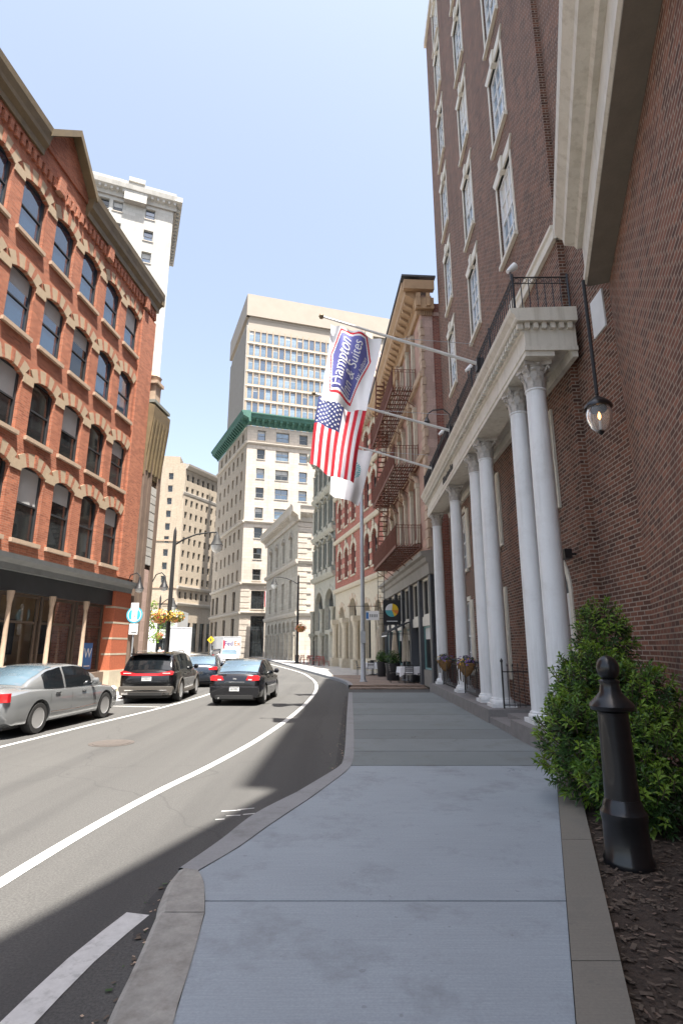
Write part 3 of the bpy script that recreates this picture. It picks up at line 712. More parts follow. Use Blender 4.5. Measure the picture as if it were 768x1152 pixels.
for i, (s, z, w, h) in enumerate(bw):
    f = window(BF, bx(s), z, w, h, .3, 'dh', 1, 1, 'cream_paint', random.choice(['glass_dark', 'glass_sky']), random.choice([.35, .5, .25]), 'curtain', .09, 'sandstone', ('hood', 'sandstone'))
    if 'pil' not in _wc:
        b = MB(); b.box(-.13, .13, -.46, -.302, -.1, 2.5); b.box(-.17, .17, -.5, -.302, 2.5, 2.72); b.box(-.17, .17, -.5, -.302, -.3, -.1)
        _wc['pil'] = b.mesh('pilaster', 'cream_stone')
    for q in (-1, 1): inst('pilaster', _wc['pil'], f, (q*.78, 0, 0))
b = MB()                                        # rusticated quoins up the near corner
z = 6.2; i = 0
while z < 17.6:
    w = .55 if i % 2 else .42
    b.box(LB-w, LB+.05, -.07, .05 if i % 2 else .12, z, z+.40); z += .44; i += 1
BF.put(b.build('quoins', 'sandstone'))
b = MB()
b.prism([(-.002, 18.1), (-.15, 18.1), (-.18, 18.5), (-.30, 18.55), (-.32, 18.7), (-.002, 18.7)], 0, LB+.02)
b.prism([(-.002, 18.703), (-.34, 18.703), (-.78, 18.95), (-.80, 19.2), (-.95, 19.4), (-.96, 19.62), (-.002, 19.75)], -.1, LB+.12)
x = .1
while x < LB-.1:
    b.prism([(-.32, 18.56), (-.36, 18.56), (-.70, 18.78), (-.74, 18.93), (-.32, 18.93)], x, x+.2); x += .62
b.box(LB+.021, LB+.30, -.32, .6, 18.1, 18.7)
for k in range(9): b.box(LB+.021, LB+.12, -.25+.09*k, -.2+.09*k, 17.85, 18.1)
b.box(LB+.12, LB+.42, -.9, .62, 19.1, 19.6)
b.box(LB+.305, LB+.40, -.28, -.08, 18.2, 18.9); b.box(LB+.305, LB+.40, .2, .4, 18.2, 18.9)
BF.put(b.build('cornice', 'ochre_cornice'))
BF.put(MB().box(-.1, LB+.45, -1.0, .7, 19.76, 19.86).build('roof_edge', 'slate_front'))
for z in (10.55, 14.6): BF.put(MB().prism([(-.002, z), (-.14, z), (-.2, z+.15), (-.2, z+.25), (-.002, z+.25)], 0, LB).build('string_course', 'sandstone'))
# restaurant front
b = MB(); b.prism([(.3, 5.0), (-.10, 5.0), (-.12, 5.5), (-.22, 5.56), (-.26, 5.75), (-.42, 5.82), (-.44, 6.0), (-.002, 6.06), (.3, 6.06)], 0, LB+.06)
BF.put(b.build('shopfront_cornice', 'stone_grey_front'))
piers = [(0, .35), (2.45, 2.85), (4.85, 5.25), (7.3, 7.7), (9.8, 10.2), (12.2, 12.6), (14.0, 14.43)]
for s0, s1 in piers: BF.put(MB().box(bx(s1), bx(s0), -.06, .4, .1, 4.98).build('shopfront_pier', 'slate_front'))
bays = [(p[1], q[0]) for p, q in zip(piers, piers[1:])]
for i, (s0, s1) in enumerate(bays):
    w = s1-s0-.02; xc = bx((s0+s1)/2)
    f = inst('shop_window', win_mesh(w, 1.75, 'plain', 2, 1, 'cream_paint', .1)); BF.put(f, xc, .15, 3.25); inst('pane', pane_mesh(w, 1.75, 'glass_shop'), f)
    if i != 1:
        f = inst('shop_window', win_mesh(w, 1.95, 'plain', 1, 1, 'teal_frame', .08)); BF.put(f, xc, .15, .85); inst('pane', pane_mesh(w, 1.95, 'glass_shop', .3, 'curtain'), f)
        BF.put(MB().box(-w/2, w/2, .05, .3, .12, .84).build('stall_riser', 'stone_grey_front'), xc)
    else:
        f = inst('door', win_mesh(w, 2.65, 'plain', 2, 1, 'dark_frame', .1)); BF.put(f, xc, .35, .15); inst('pane', pane_mesh(w, 2.65, 'glass_dark'), f)
    BF.put(MB().box(-w/2, w/2, .06, .3, 2.81, 3.24).build('fascia', 'cream_paint'), xc)
BF.put(MB().box(.02, LB-.36, .42, .5, 0, 5.9).build('shop_backing', 'joint'))

# ------------------------------------------------------------------ RED GOTHIC building
redb = empty('red_gothic_building', (3.0, 38.7, 0), 'red brick building with white stone keyed window arches and arched ground floor', 'building')
LR = 14.8
n_ = math.hypot(.25, 1)
GF = Face(redb, 3.0-.25/n_*LR, 38.7+LR/n_, .25, -1)
def gx(s): return LR-s
rw = [(s, z, 1.25, 2.75) for z in (7.85, 12.55, 16.7) for s in (2.2, 4.1, 8.2, 10.6, 13.0)]
ops = [(gx(s)-w/2, gx(s)+w/2, z, z+h-(.3 if z > 16 else 0), .5) for s, z, w, h in rw]
mb = MB(); facade(mb, 0, LR, 6.9, 20.0, ops, .3); mb.quad((0, 9, 0), (0, 0, 0), (0, 0, 20), (0, 9, 20)); mb.quad((LR, 0, 0), (LR, 9, 0), (LR, 9, 20), (LR, 0, 20)); mb.box(.03, LR-.03, .5, 9, 19.2, 19.3)
GF.put(mb.build('wall', 'red_brick'))
for s, z, w, h in rw:
    h2 = h-(.3 if z > 16 else 0)
    f = window(GF, gx(s), z, w, h2, .3, 'dh', 1, 1, 'dark_frame', 'glass_dark', 0, 'blind', .08, 'cream_stone', None, (.5, ['cream_stone']))
    if ('key', h2) not in _wc:
        b = MB(); b.face_xz([(-.28, h2+.3), (.28, h2+.3), (0, h2+.85)], -.42, -.28); _wc[('key', h2)] = b.mesh('keystone', 'cream_stone')
        _wc['jb'] = MB().box(-.17, .17, -.345, -.28, 0, .35).mesh('jamb_block', 'cream_stone')
    inst('keystone', _wc[('key', h2)], f)
    for q in (-1, 1):
        for zz in (.1, 1.0, 1.9): inst('jamb_block', _wc['jb'], f, (q*.8, 0, zz))
for z in (6.75, 11.4, 15.8): GF.put(MB().prism([(.02, z), (-.16, z), (-.24, z+.2), (-.24, z+.35), (.02, z+.4)], -.02, LR+.02).build('string_course', 'cream_stone'))
b = MB(); b.prism([(.02, 19.6), (-.2, 19.6), (-.35, 19.9), (-.62, 20.1), (-.64, 20.4), (.02, 20.5)], -.1, LR+.1)
x = .2
while x < LR: b.box(x, x+.18, -.38, -.2, 19.55, 19.95); x += .6
GF.put(b.build('cornice', 'sandstone'))
b = MB(); b.face_xz([(gx(6.4), 20.45), (gx(.4), 20.45), (gx(.4), 22.2), (gx(1.1), 22.4), (gx(1.1), 24.4), (gx(3.0), 26.9), (gx(4.9), 24.4), (gx(4.9), 22.4), (gx(6.4), 22.2)], -.1, .6)
for s in (.7, 5.7): b.box(gx(s)-.25, gx(s)+.25, -.2, .6, 22.2, 24.0)
GF.put(b.build('gable', 'pink_stone'))
b = MB(); b.box(gx(3.7), gx(2.3), -.16, -.102, 21.2, 23.6); GF.put(b.build('gable_window', 'glass_dark'))
b = MB()
b.bar((gx(.4), -.2, 22.2), (gx(3.0), -.2, 27.2), .3); b.bar((gx(5.6), -.2, 22.2), (gx(3.0), -.2, 27.2), .3); b.box(gx(3.25), gx(2.75), -.3, .3, 26.6, 27.7)
GF.put(b.build('gable_coping', 'cream_stone'))
gops = [(gx(8.5)-1.15, gx(8.5)+1.15, .15, 5.9, 1.1), (gx(4.4)-1.0, gx(4.4)+1.0, 1.0, 5.2, .9), (gx(12.2)-1.0, gx(12.2)+1.0, .9, 5.4, .9), (gx(1.5)-.8, gx(1.5)+.8, .9, 5.2, .75)]
mb = MB(); facade(mb, 0, LR, 0, 6.74, gops, .5); GF.put(mb.build('ground_wall', 'cream_stone'))
for k, o_ in enumerate(gops):
    w, h = o_[1]-o_[0], o_[3]-o_[2]
    f = inst('door' if k == 0 else 'window', win_mesh(w, h, 'cross', 2, 1, 'brown_frame' if k == 0 else 'dark_frame', .1)); GF.put(f, (o_[0]+o_[1])/2, .5, o_[2]); inst('pane', pane_mesh(w, h, 'glass_dark'), f)
    inst('arch', arch_mesh(w, h, o_[4], .5, ['cream_stone', 'sandstone'], .4), f)
for s in (6.6, 10.2, 13.9, .25):
    b = MB(); b.lathe([(.36, .15), (.36, .5), (.26, .6), (.24, 3.4), (.34, 3.7), (.36, 3.9)], 12, (gx(s), -.25, 0)); b.box(gx(s)-.38, gx(s)+.38, -.6, .01, 3.9, 4.3); b.box(gx(s)-.42, gx(s)+.42, -.62, .01, .1, .9)
    GF.put(b.build('pilaster', 'cream_stone', smooth=40))

# ------------------------------------------------------------------ GREEN cast-iron front
grn = empty('iron_front_building', (-.6, 53, 0), 'narrow grey green ornamental front with rows of tall hooded windows', 'building')
LG = 8.4; n_ = math.hypot(.3, 1)
NF = Face(grn, -.6-.3/n_*LG, 53+LG/n_, .3, -1)
gw = [(x, z, 1.25, 3.0) for z in (9.6, 13.95, 18.2) for x in (1.25, 3.2, 5.15, 7.1)]
ops = [(x-w/2, x+w/2, z, z+h, .35) for x, z, w, h in gw]
mb = MB(); facade(mb, 0, LG, 8.6, 22.6, ops, .45); mb.quad((0, 9, 0), (0, 0, 0), (0, 0, 22.6), (0, 9, 22.6)); mb.quad((LG, 0, 0), (LG, 9, 0), (LG, 9, 22.6), (LG, 0, 22.6)); mb.box(.03, LG-.03, .6, 9, 21.9, 22)
NF.put(mb.build('wall', 'green_grey'))
for x, z, w, h in gw: window(NF, x, z, w, h, .45, 'dh', 1, 1, 'dark_frame', random.choice(['glass_sky', 'glass_dark']), 0, 'blind', .07, 'green_trim', ('hood', 'green_trim'))
b = MB()
for z in (8.55, 13.0, 17.4): b.prism([(.02, z), (-.2, z), (-.42, z+.3), (-.44, z+.5), (.02, z+.55)], -.1, LG+.1)
b.prism([(.02, 22.0), (-.25, 22.0), (-.4, 22.5), (-.95, 22.9), (-.98, 23.3), (.02, 23.5)], -.3, LG+.2)
x = 0
while x < LG: b.prism([(-.28, 22.05), (-.36, 22.05), (-.8, 22.7), (-.28, 22.7)], x, x+.22); x += .9
for x in (.15, 2.22, 4.18, 6.13, 8.25):
    for z in (9.6, 13.95, 18.2): b.lathe([(.19, 0), (.19, .3), (.13, .35), (.12, 2.3), (.2, 2.6)], 8, (x, -.14, z))
for z in (9.1, 13.5, 17.9):
    for x in (1.25, 3.2, 5.15, 7.1): b.box(x-.7, x+.7, -.28, -.02, z, z+.42)
NF.put(b.build('trim', 'green_trim', smooth=40))
gops = [(.55, 3.75, 3.5, 7.5, 1.5), (4.65, 7.85, 3.5, 7.5, 1.5), (.55, 1.9, .3, 3.1), (2.4, 3.75, .3, 3.1), (4.65, 6.0, .3, 3.1), (6.5, 7.85, .3, 3.1)]
mb = MB(); facade(mb, 0, LG, 0, 8.54, gops, .5); NF.put(mb.build('ground_wall', 'green_trim'))
for k, o_ in enumerate(gops):
    w, h = o_[1]-o_[0], o_[3]-o_[2]
    f = inst('window', win_mesh(w, h, 'plain', 2 if k < 2 else 1, 1, 'grey_frame', .14)); NF.put(f, (o_[0]+o_[1])/2, .45, o_[2]); inst('pane', pane_mesh(w, h, 'glass_dark'), f)
    if k < 2: inst('arch', arch_mesh(w, h, 1.5, .45, ['green_trim'], .42, 14), f)
for x in (.25, 4.2, 8.15):
    b = MB(); b.lathe([(.3, .15), (.3, .9), (.2, 1.0), (.19, 2.6), (.3, 2.9), (.2, 3.3), (.18, 5.2), (.32, 5.6)], 10, (x, -.22, 0)); b.box(x-.35, x+.35, -.55, .01, 2.95, 3.25)
    NF.put(b.build('pilaster', 'green_trim', smooth=40))

# ------------------------------------------------------------------ RENAISSANCE palazzo (two faces)
ren = empty('palazzo_building', (-5.8, 72, 0), 'pale stone two storey palazzo with heavy cornice and arcaded base', 'building')
n_ = math.hypot(.335, 1); LP = 21.0
PL = Face(ren, -5.8-.335/n_*LP, 72+LP/n_, .335, -1)
PR = Face(ren, -5.8, 72, 1, .335)
aw = [(LP-1.9-2.65*i, .55, 1.75, 4.7) for i in range(7)]
pw = [(LP-s, z, 1.5, h) for s in (3.7, 8.4, 13.0, 17.4) for z, h in ((6.9, 3.8), (13.6, 3.2))]
ops = [(x-w/2, x+w/2, z, z+h, w/2) for x, z, w, h in aw]+[(x-w/2, x+w/2, z, z+h) for x, z, w, h in pw]
mb = MB(); facade(mb, 0, LP, 0, 19.2, ops, .5); mb.quad((0, 10, 0), (0, 0, 0), (0, 0, 19.2), (0, 10, 19.2)); PL.put(mb.build('wall', 'pale_stone'))  # darker stone than the other face: its slight shade is in the colour
for x, z, w, h in aw: window(PL, x, z, w, h, .5, 'cross', 2, 1, 'grey_frame', 'glass_pale', 0, arch=(w/2-.02, ['pale_stone']), t=.09)
for x, z, w, h in pw: window(PL, x, z, w, h, .5, 'dh', 2, 2, 'grey_frame', 'glass_pale', 0, t=.09, sill='limestone', lintel=('hood' if z > 10 else 'flat', 'limestone'))
mb = MB(); facade(mb, 0, 14, 0, 19.2, [(7, 8.5, 6.9, 10.7), (7, 8.5, 13.6, 16.8)], .4); mb.box(.1, 13.9, .5, 10, 18.4, 18.6); PR.put(mb.build('wall', 'white_ashlar'))
for z, h in ((6.9, 3.8), (13.6, 3.2)): window(PR, 7.75, z, 1.5, h, .4, 'dh', 2, 2, 'grey_frame', 'glass_pale', 0, t=.09, sill='limestone', lintel=('flat', 'limestone'))
for i in range(8):
    b = MB(); b.box(LP-.6-2.65*i-.2, LP-.6-2.65*i+.2, -.22, .01, .1, 3.4); b.box(LP-.6-2.65*i-.28, LP-.6-2.65*i+.28, -.3, .01, 3.4, 3.75); PL.put(b.build('pilaster', 'pale_stone'))
for Fc, L_ in ((PL, LP), (PR, 14)):
    b = MB(); e0, e1 = (-.5, L_) if Fc is PL else (0, L_)
    for z, o_ in ((5.75, .28), (12.5, .35)): b.prism([(.01, z), (-o_*.5, z), (-o_, z+.35), (-o_, z+.55), (.01, z+.6)], e0, e1+(.35 if Fc is PL else 0))
    b.prism([(.01, 18.2), (-.2, 18.2), (-.3, 18.8), (-1.0, 19.3), (-1.05, 19.9), (-1.2, 20.2), (.01, 20.5)], e0-(.6 if Fc is PL else 1.15), e1+(1.2 if Fc is PL else 0))
    x = .1
    while x < L_-.2: b.prism([(-.25, 18.7), (-.3, 18.7), (-.85, 19.1), (-.85, 19.28), (-.25, 19.28)], x, x+.3); x += .85
    Fc.put(b.build('cornice', 'limestone'))
b = MB(); z = 6.5; i = 0
while z < 18:
    w = 1.9 if i % 2 else 1.3
    b.box(.02, w, -.1, .01, z, z+.58); z += .72; i += 1
    if 12.3 < z < 13.1: z = 13.2
PR.put(b.build('quoins', 'white_ashlar'))
b = MB(); b.box(3.2, 5.6, -.5, .01, 4.0, 4.4); b.box(3.5, 5.0, -.9, .01, 2.7, 3.7); PR.put(b.build('vent_hood', 'grey_frame'))

# ------------------------------------------------------------------ CENTRAL office block with copper cornice
cen = empty('office_building', (-17.56, 96.7, 0), 'cream stone office block with green copper cornice at the bend', 'building')
CN = Face(cen, -17.56, 96.7, 3.18, 1); n_ = math.hypot(.48, 1); LC = 23.0
CL = Face(cen, -17.56-.48/n_*LC, 96.7+LC/n_, .48, -1)
tops = [41.6, 37.9, 34.1, 30.4, 26.6, 22.9, 19.1, 15.3]
cw = [(x, t-2.0, w, 2.0) for t in tops for x, w in ((2.65, 1.5), (6.7, 2.5), (10.75, 1.6), (14.8, 1.6))]
big = [(x, 8.3, 2.3, 3.2) for x in (3.0, 7.2, 11.2, 15.2)]; drs = [(3.1, .2, 2.4, 6.9), (7.3, .6, 2.4, 6.0), (11.4, .6, 2.4, 6.0), (15.4, .6, 2.4, 6.0)]
ops = [(x-w/2, x+w/2, z, z+h) for x, z, w, h in cw+big+drs]
mb = MB(); facade(mb, 0, 18.5, 0, 42.3, ops, .35); mb.quad((18.5, 0, 0), (18.5, 16, 0), (18.5, 16, 42.3), (18.5, 0, 42.3)); mb.box(.6, 18.3, 1.2, 16, 41, 41.2); CN.put(mb.build('wall', 'white_ashlar'))
for x, z, w, h in cw: window(CN, x, z, w, h, .35, 'dh', 2 if w > 2 else 1, 1, 'grey_frame', random.choice(['glass_sky', 'glass_blue', 'glass_dark']), random.choice([0, 0, .4, .25]), t=.12, sill='limestone')
for x, z, w, h in big: window(CN, x, z, w, h, .35, 'cross', 2, 1, 'dark_frame', 'glass_dark', 0, t=.12, sill='limestone')
for i, (x, z, w, h) in enumerate(drs):
    f = inst('door' if i == 0 else 'window', win_mesh(w, h, 'cross', 2, 3, 'dark_frame', .16)); CN.put(f, x, .35, z); inst('pane', pane_mesh(w, h, 'glass_dark'), f)
lw = [(LC-s, t-2.0, 1.25, 2.0) for t in tops for s in (3.0, 6.2, 9.3, 12.7, 15.8, 19.6)]
lb = [(LC-s, z, 2.0, h) for s in (4.6, 11, 17.5, 21) for z, h in ((8.2, 3.4), (.6, 6.2))]
ops = [(x-w/2, x+w/2, z, z+h) for x, z, w, h in lw+lb]
mb = MB(); facade(mb, 0, LC, 0, 42.3, ops, .35); mb.quad((0, 10, 0), (0, 0, 0), (0, 0, 42.3), (0, 10, 42.3)); CL.put(mb.build('wall', 'beige_brick'))  # beige on this face only: its weaker light is put into the colour
for x, z, w, h in lw: window(CL, x, z, w, h, .35, 'dh', 1, 1, 'grey_frame', 'glass_dark', 0, t=.12, sill='limestone')
for x, z, w, h in lb: window(CL, x, z, w, h, .35, 'cross', 2, 1, 'dark_frame', 'glass_dark', 0, t=.12)
for Fc, L_ in ((CN, 18.5), (CL, LC)):
    b = MB(); m_ = Fc is CL
    for z in (7.4, 12.5, 23.6, 38.7): Fc.put(MB().prism([(.01, z), (-.2, z), (-.4, z+.25), (-.4, z+.4), (.01, z+.45)], 0, L_+(.4 if m_ else 0)).build('belt_course', 'limestone'))
    b = MB(); b.prism([(.01, 42.4), (-.25, 42.4), (-.4, 43.1), (-1.4, 43.5), (-1.5, 43.85), (-1.75, 44.2), (-1.75, 44.4), (.01, 44.6)], -.4 if m_ else -1.2, L_+(1.9 if m_ else .4))
    x = .2
    while x < L_: b.prism([(-.3, 42.5), (-.45, 42.5), (-1.25, 43.1), (-1.3, 43.45), (-.3, 43.45)], x, x+.45); x += 1.15
    Fc.put(b.build('cornice', 'patina'))
b = MB()
for z in [.9+.95*i for i in range(12)]:
    if not 7.2 < z < 8: b.box(-.05, 1.55, -.06, .01, z, z+.82)
CN.put(b.build('rusticated_corner', 'white_ashlar'))

# ------------------------------------------------------------------ 1970s slab above it
mod = empty('office_tower', (-24.26, 128, 0), 'tall modern tan office tower with gridded windows and blank top band', 'building')
MF = Face(mod, -24.26, 128, 3.3, 1); n_ = math.hypot(.385, 1); LM = 24.5
ML = Face(mod, -24.26-.385/n_*LM, 128+LM/n_, .385, -1)
mw = [(.95+1.61*i, 78.95-4.0*k, 1.3, 2.95) for k in range(7) for i in range(14)]
ops = [(x-w/2, x+w/2, z, z+h) for x, z, w, h in mw]
mb = MB(); facade(mb, 0, 40, 0, 85.4, ops, .18); mb.quad((40, 0, 0), (40, 24, 0), (40, 24, 92), (40, 0, 92)); MF.put(mb.build('wall', 'tan_panel'))
for x, z, w, h in mw: window(MF, x, z, w, h, .18, 'plain', 1, 1, 'orange_mullion', random.choice(['glass_blue', 'glass_sky', 'glass_blue', 'glass_pale']), random.choice([0, 0, .3]), t=.06)
b = MB()
for k in range(7):
    for i in range(15, 24): b.box(.4+1.61*i, 1.5+1.61*i, -.01, .01, 79.1-4*k, 81.85-4*k)
o = MF.put(b.build('window_glass', 'glass_blue')); 
b = MB()
for i in range(26): b.box(.05+1.61*i, .25+1.61*i, -.12, .01, 30, 82.6)
MF.put(b.build('mullion', 'orange_mullion'))
b = MB()
for k in range(9): b.box(-.05, 40, -.16, .01, 78.2-4*k, 78.6-4*k)
MF.put(b.build('sill_band', 'limestone'))
b = MB(); b.box(0, LM, 0, .5, 0, 85.3)
for i in range(31): b.box(.15+.8*i, .5+.8*i, -.35, .01, 20, 83.5)
ML.put(b.build('finned_wall', 'grey_fin'))
c_, k_ = MF, ML
b = MB(); b.box(-.5, 40.3, -.6, .3, 86.0, 92.3); b.box(.2, 40, -.1, .3, 85.4, 86.0); MF.put(b.build('top_band', 'tan_panel'))
b = MB(); b.box(-.5, LM+.35, -.6, .3, 86.0, 92.28); ML.put(b.build('top_band', 'tan_panel'))
MF.put(MB().box(.5, 39.8, .5, 23.5, 91.2, 91.5).build('roof', 'joint'))

# ------------------------------------------------------------------ BEIGE block (left distance)
bei = empty('apartment_building', (-45.5, 153.8, 0), 'beige twelve storey block with even rows of windows, down the street', 'building')
E1 = Face(bei, -45.5, 153.8, .45, 1); E2 = Face(bei, -45.5-16, 153.8-1.9, 1, .12)
rows = [49.2-3.75*k for k in range(9)]+[15.0]
bw1 = [(1.25+2.37*i, z, 1.05, 1.95) for z in rows for i in range(8)]
ops = [(x-w/2, x+w/2, z, z+h) for x, z, w, h in bw1]+[(1.0+3.2*i, 3.2+3.2*i, .5, 8.5) for i in range(6)]
mb = MB(); facade(mb, 0, 22, 0, 54, ops, .4); mb.quad((22, 0, 0), (22, 14, 0), (22, 14, 54), (22, 0, 54)); E1.put(mb.build('wall', 'beige_brick'))
for x, z, w, h in bw1: window(E1, x, z, w, h, .4, 'dh', 1, 1, 'grey_frame', 'glass_dark', 0, t=.12)
for i in range(6):
    f = inst('shop_window', win_mesh(2.2, 8.0, 'cross', 2, 1, 'dark_frame', .15)); E1.put(f, 2.1+3.2*i, .4, .5); inst('pane', pane_mesh(2.2, 8.0, 'glass_dark'), f)
bw2 = [(x, z, 1.3, 1.95) for z in rows[:9] for x in (6.2, 12.1)]
ops = [(x-w/2, x+w/2, z, z+h) for x, z, w, h in bw2]
mb = MB(); facade(mb, 0, 16.1, 0, 54.3, ops, .4); mb.box(.3, 15.5, .5, 12, 53, 53.2); E2.put(mb.build('wall', 'beige_brick'))
for x, z, w, h in bw2: window(E2, x, z, w, h, .4, 'dh', 1, 1, 'grey_frame', 'glass_dark', 0, t=.12)
b = MB(); b.prism([(.01, 52.6), (-.3, 52.6), (-1.1, 53.4), (-1.2, 54.0), (.01, 54.2)], 0, 22.4)
for z, o_ in ((13.0, .8), (17.6, .8), (44.9, .25)): E1.put(MB().prism([(.01, z), (-o_*.5, z), (-o_, z+.6), (-o_, z+.9), (.01, z+1.0)], -.4, 22).build('belt_course', 'limestone'))
E1.put(b.build('cornice', 'limestone'))
for z in (13.6, 17.8, 31.0): E2.put(MB().box(0, 16.1, -.2, .01, z, z+.45).build('belt_course', 'sandstone'))
E2.put(MB().box(9, 14, 2, 7, 54, 57).build('penthouse', 'beige_brick'))

# ------------------------------------------------------------------ WHITE TOWER (left)
tow = empty('white_tower', (-24.75, 68.5, 0), 'tall white terracotta tower with bracketed cornice behind the red building', 'building')
TF = Face(tow, -24.75-15*.931, 68.5-15*.365, 2.55, 1)
tw = [(15-1.41+s, 61.9-3.6*k, 1.3, 1.75) for k in range(9) for s in (-1.75, -6.1, -7.9, -11.2)]
ops = [(x-w/2, x+w/2, z, z+h) for x, z, w, h in tw]
mb = MB(); facade(mb, 0, 15, 0, 66, ops, .35); mb.quad((15, 0, 0), (15, 14, 0), (15, 14, 66), (15, 0, 66)); mb.quad((0, 14, 0), (0, 0, 0), (0, 0, 66), (0, 14, 66)); mb.box(.2, 14.8, .6, 14, 65, 65.2); TF.put(mb.build('wall', 'white_terracotta'))
for x, z, w, h in tw: window(TF, x, z, w, h, .35, 'dh', 1, 1, 'grey_frame', random.choice(['glass_dark', 'glass_sky']), random.choice([0, .5, 0]), t=.1, sill='limestone')
b = MB(); b.prism([(.01, 64.2), (-.25, 64.2), (-.35, 64.9), (-1.05, 65.3), (-1.15, 66.0), (.01, 66.2)], -.5, 15.3)
b.box(15.002, 16.1, -1.1, 14, 65.3, 66.1); b.box(15.002, 15.4, -.2, 14, 64.2, 65.3)
x = .1
while x < 15: b.box(x, x+.3, -.85, -.3, 64.75, 65.28); x += .78
y = .3
while y < 13: b.box(15.4, 15.9, y, y+.3, 64.75, 65.28); y += .78
b.box(8.2, 11.2, -.9, -.02, 63.6, 65.25)
b.box(.0, 15.2, -.6, .3, 66.2, 66.9); b.box(8.6, 10.8, -.8, .3, 66.9, 67.6)
TF.put(b.build('cornice', 'white_terracotta'))

# ------------------------------------------------------------------ ORANGE BRICK building (left, near)
orb = empty('brick_shop_building', (-9.2, 20, 0), 'orange red brick building with striped window arches and bronze cornice', 'building')
n_ = math.hypot(.103, 1); S0 = -12.0
OF = Face(orb, -9.2+.103/n_*S0, 20+S0/n_, .103, 1)
def ox(s): return s-S0
ow = [(1.3-1.65*k, z, 1.12, h) for z, h in ((4.95, 2.3), (8.1, 1.95), (11.15, 1.95), (14.25, 1.95)) for k in range(8)]
ops = [(ox(s)-w/2, ox(s)+w/2, z, z+h, .17) for s, z, w, h in ow]
LO = ox(3.27)
mb = MB(); facade(mb, 0, LO, 4.5, 17.95, ops, .14); mb.quad((LO, 0, 0), (LO, 9, 0), (LO, 9, 17.95), (LO, 0, 17.95)); mb.quad((0, 9, 0), (0, 0, 0), (0, 0, 17.95), (0, 9, 17.95))
mb.box(ox(2.05), LO+.01, -.09, -.001, 4.6, 16.7)
OF.put(mb.build('wall', 'orange_brick'))
OF.put(MB().box(.05, LO-.05, .5, 9, 17.5, 17.7).build('roof', 'joint'))
for s, z, w, h in ow:
    gl = 'glass_sky' if z > 10 and random.random() < .85 else 'glass_dark'
    window(OF, ox(s), z, w, h, .14, 'dh', 1, 1, 'dark_frame', gl, random.choice([0, 0, 0, .3, .5]), t=.06, sill='sandstone', arch=(.17, ['arch_tan', 'arch_tan', 'orange_brick']))
im = MB().box(-.24, .24, -.035, .01, 0, .3).mesh('impost_block', 'arch_tan')
for z in (5.05+1.95, 8.1+1.6, 11.15+1.6, 14.25+1.6):
    for k in range(8): OF.put(inst('impost_block', im), ox(1.3-1.65*k-.825), 0, z)
b = MB()
for s0, s1 in ((-12, -5.4), (-2.8, 3.4)):
    b = MB(); b.prism([(.01, 17.35), (-.12, 17.35), (-.14, 17.55), (-.26, 17.72), (-.28, 17.86), (-.36, 18.1), (-.38, 18.32), (.3, 18.42), (.3, 17.45)], ox(s0), ox(s1))
    if s0 < -10: OF.put(b.build('cornice', 'bronze_cornice'))
b.box(ox(3.27)+.002, ox(3.5), -.33, 1.5, 17.75, 18.35)
OF.put(b.build('cornice', 'bronze_cornice'))
b = MB(); x = ox(-12)
while x < ox(3.2):
    b.box(x, x+.14, -.09, .01, 16.85, 17.2); x += .27
for k in range(5): b.box(ox(2.2-1.65*2*k)-.16, ox(2.2-1.65*2*k)+.16, -.2, .01, 16.8, 17.34)
b.box(0, LO, -.05, .01, 17.2, 17.36)
OF.put(b.build('corbel_course', 'orange_brick'))
b = MB(); b.face_xz([(ox(-5.4), 17.9), (ox(-2.8), 17.9), (ox(-2.8), 18.2), (ox(-4.1), 19.6), (ox(-5.4), 18.2)], -.06, .35); OF.put(b.build('gable', 'orange_brick'))
b = MB()
for q, e in ((-1, -5.5), (1, -2.7)):
    a, c = (ox(e), 18.0), (ox(-4.1), 19.5)
    b.add([(a[0], -.38, a[1]), (c[0], -.38, c[1]), (c[0], .4, c[1]), (a[0], .4, a[1]), (a[0], -.38, a[1]+.28), (c[0], -.38, c[1]+.28), (c[0], .4, c[1]+.28), (a[0], .4, a[1]+.28)],
          [(0, 1, 2, 3), (7, 6, 5, 4), (0, 4, 5, 1), (1, 5, 6, 2), (2, 6, 7, 3), (3, 7, 4, 0)])
OF.put(b.build('gable_coping', 'bronze_cornice'))
# shopfront
b = MB(); b.prism([(.3, 4.02), (-.12, 4.02), (-.14, 4.2), (-.36, 4.3), (-.38, 4.44), (-.02, 4.52), (.3, 4.52)], 0, ox(3.2)); OF.put(b.build('shopfront_cornice', 'grey_frame'))
b = MB(); b.box(ox(-12), ox(2.0), .05, .3, 3.45, 4.015); OF.put(b.build('fascia', 'dark_frame'))
b = MB()
b.box(ox(2.0), ox(3.27), -.08, .5, .98, 4.01, 0)
for z in (1.55, 2.15, 2.75, 3.35): b.box(ox(2.0)-.004, ox(3.27)+.004, -.085, .3, z, z+.07, 1)
b.box(ox(1.95), ox(3.3), -.14, .5, .1, .978, 1)
OF.put(b.build('shopfront_pier', ['orange_brick_plain', 'cream_stone']))
for i in range(7):
    s1 = 2.0-2.0*i; s0 = s1-1.86
    w = s1-s0; xc = ox((s0+s1)/2)
    f = inst('shop_window', win_mesh(w, 2.5, 'cross', 1, 1, 'brown_frame', .09)); OF.put(f, xc, .4, .95); inst('pane', pane_mesh(w, 2.5, 'glass_display', 0), f)
    OF.put(MB().box(-w/2, w/2, .1, .55, .1, .94).build('stall_riser', 'brown_stone_dark'), xc)
    b = MB(); b.lathe([(.12, .12), (.12, .3), (.075, .36), (.062, 3.1), (.085, 3.2), (.11, 3.4), (.11, 3.448)], 12, (0, 0, 0)); OF.put(b.build('iron_column', 'sandstone', smooth=40), ox(s0-.07), -.02)
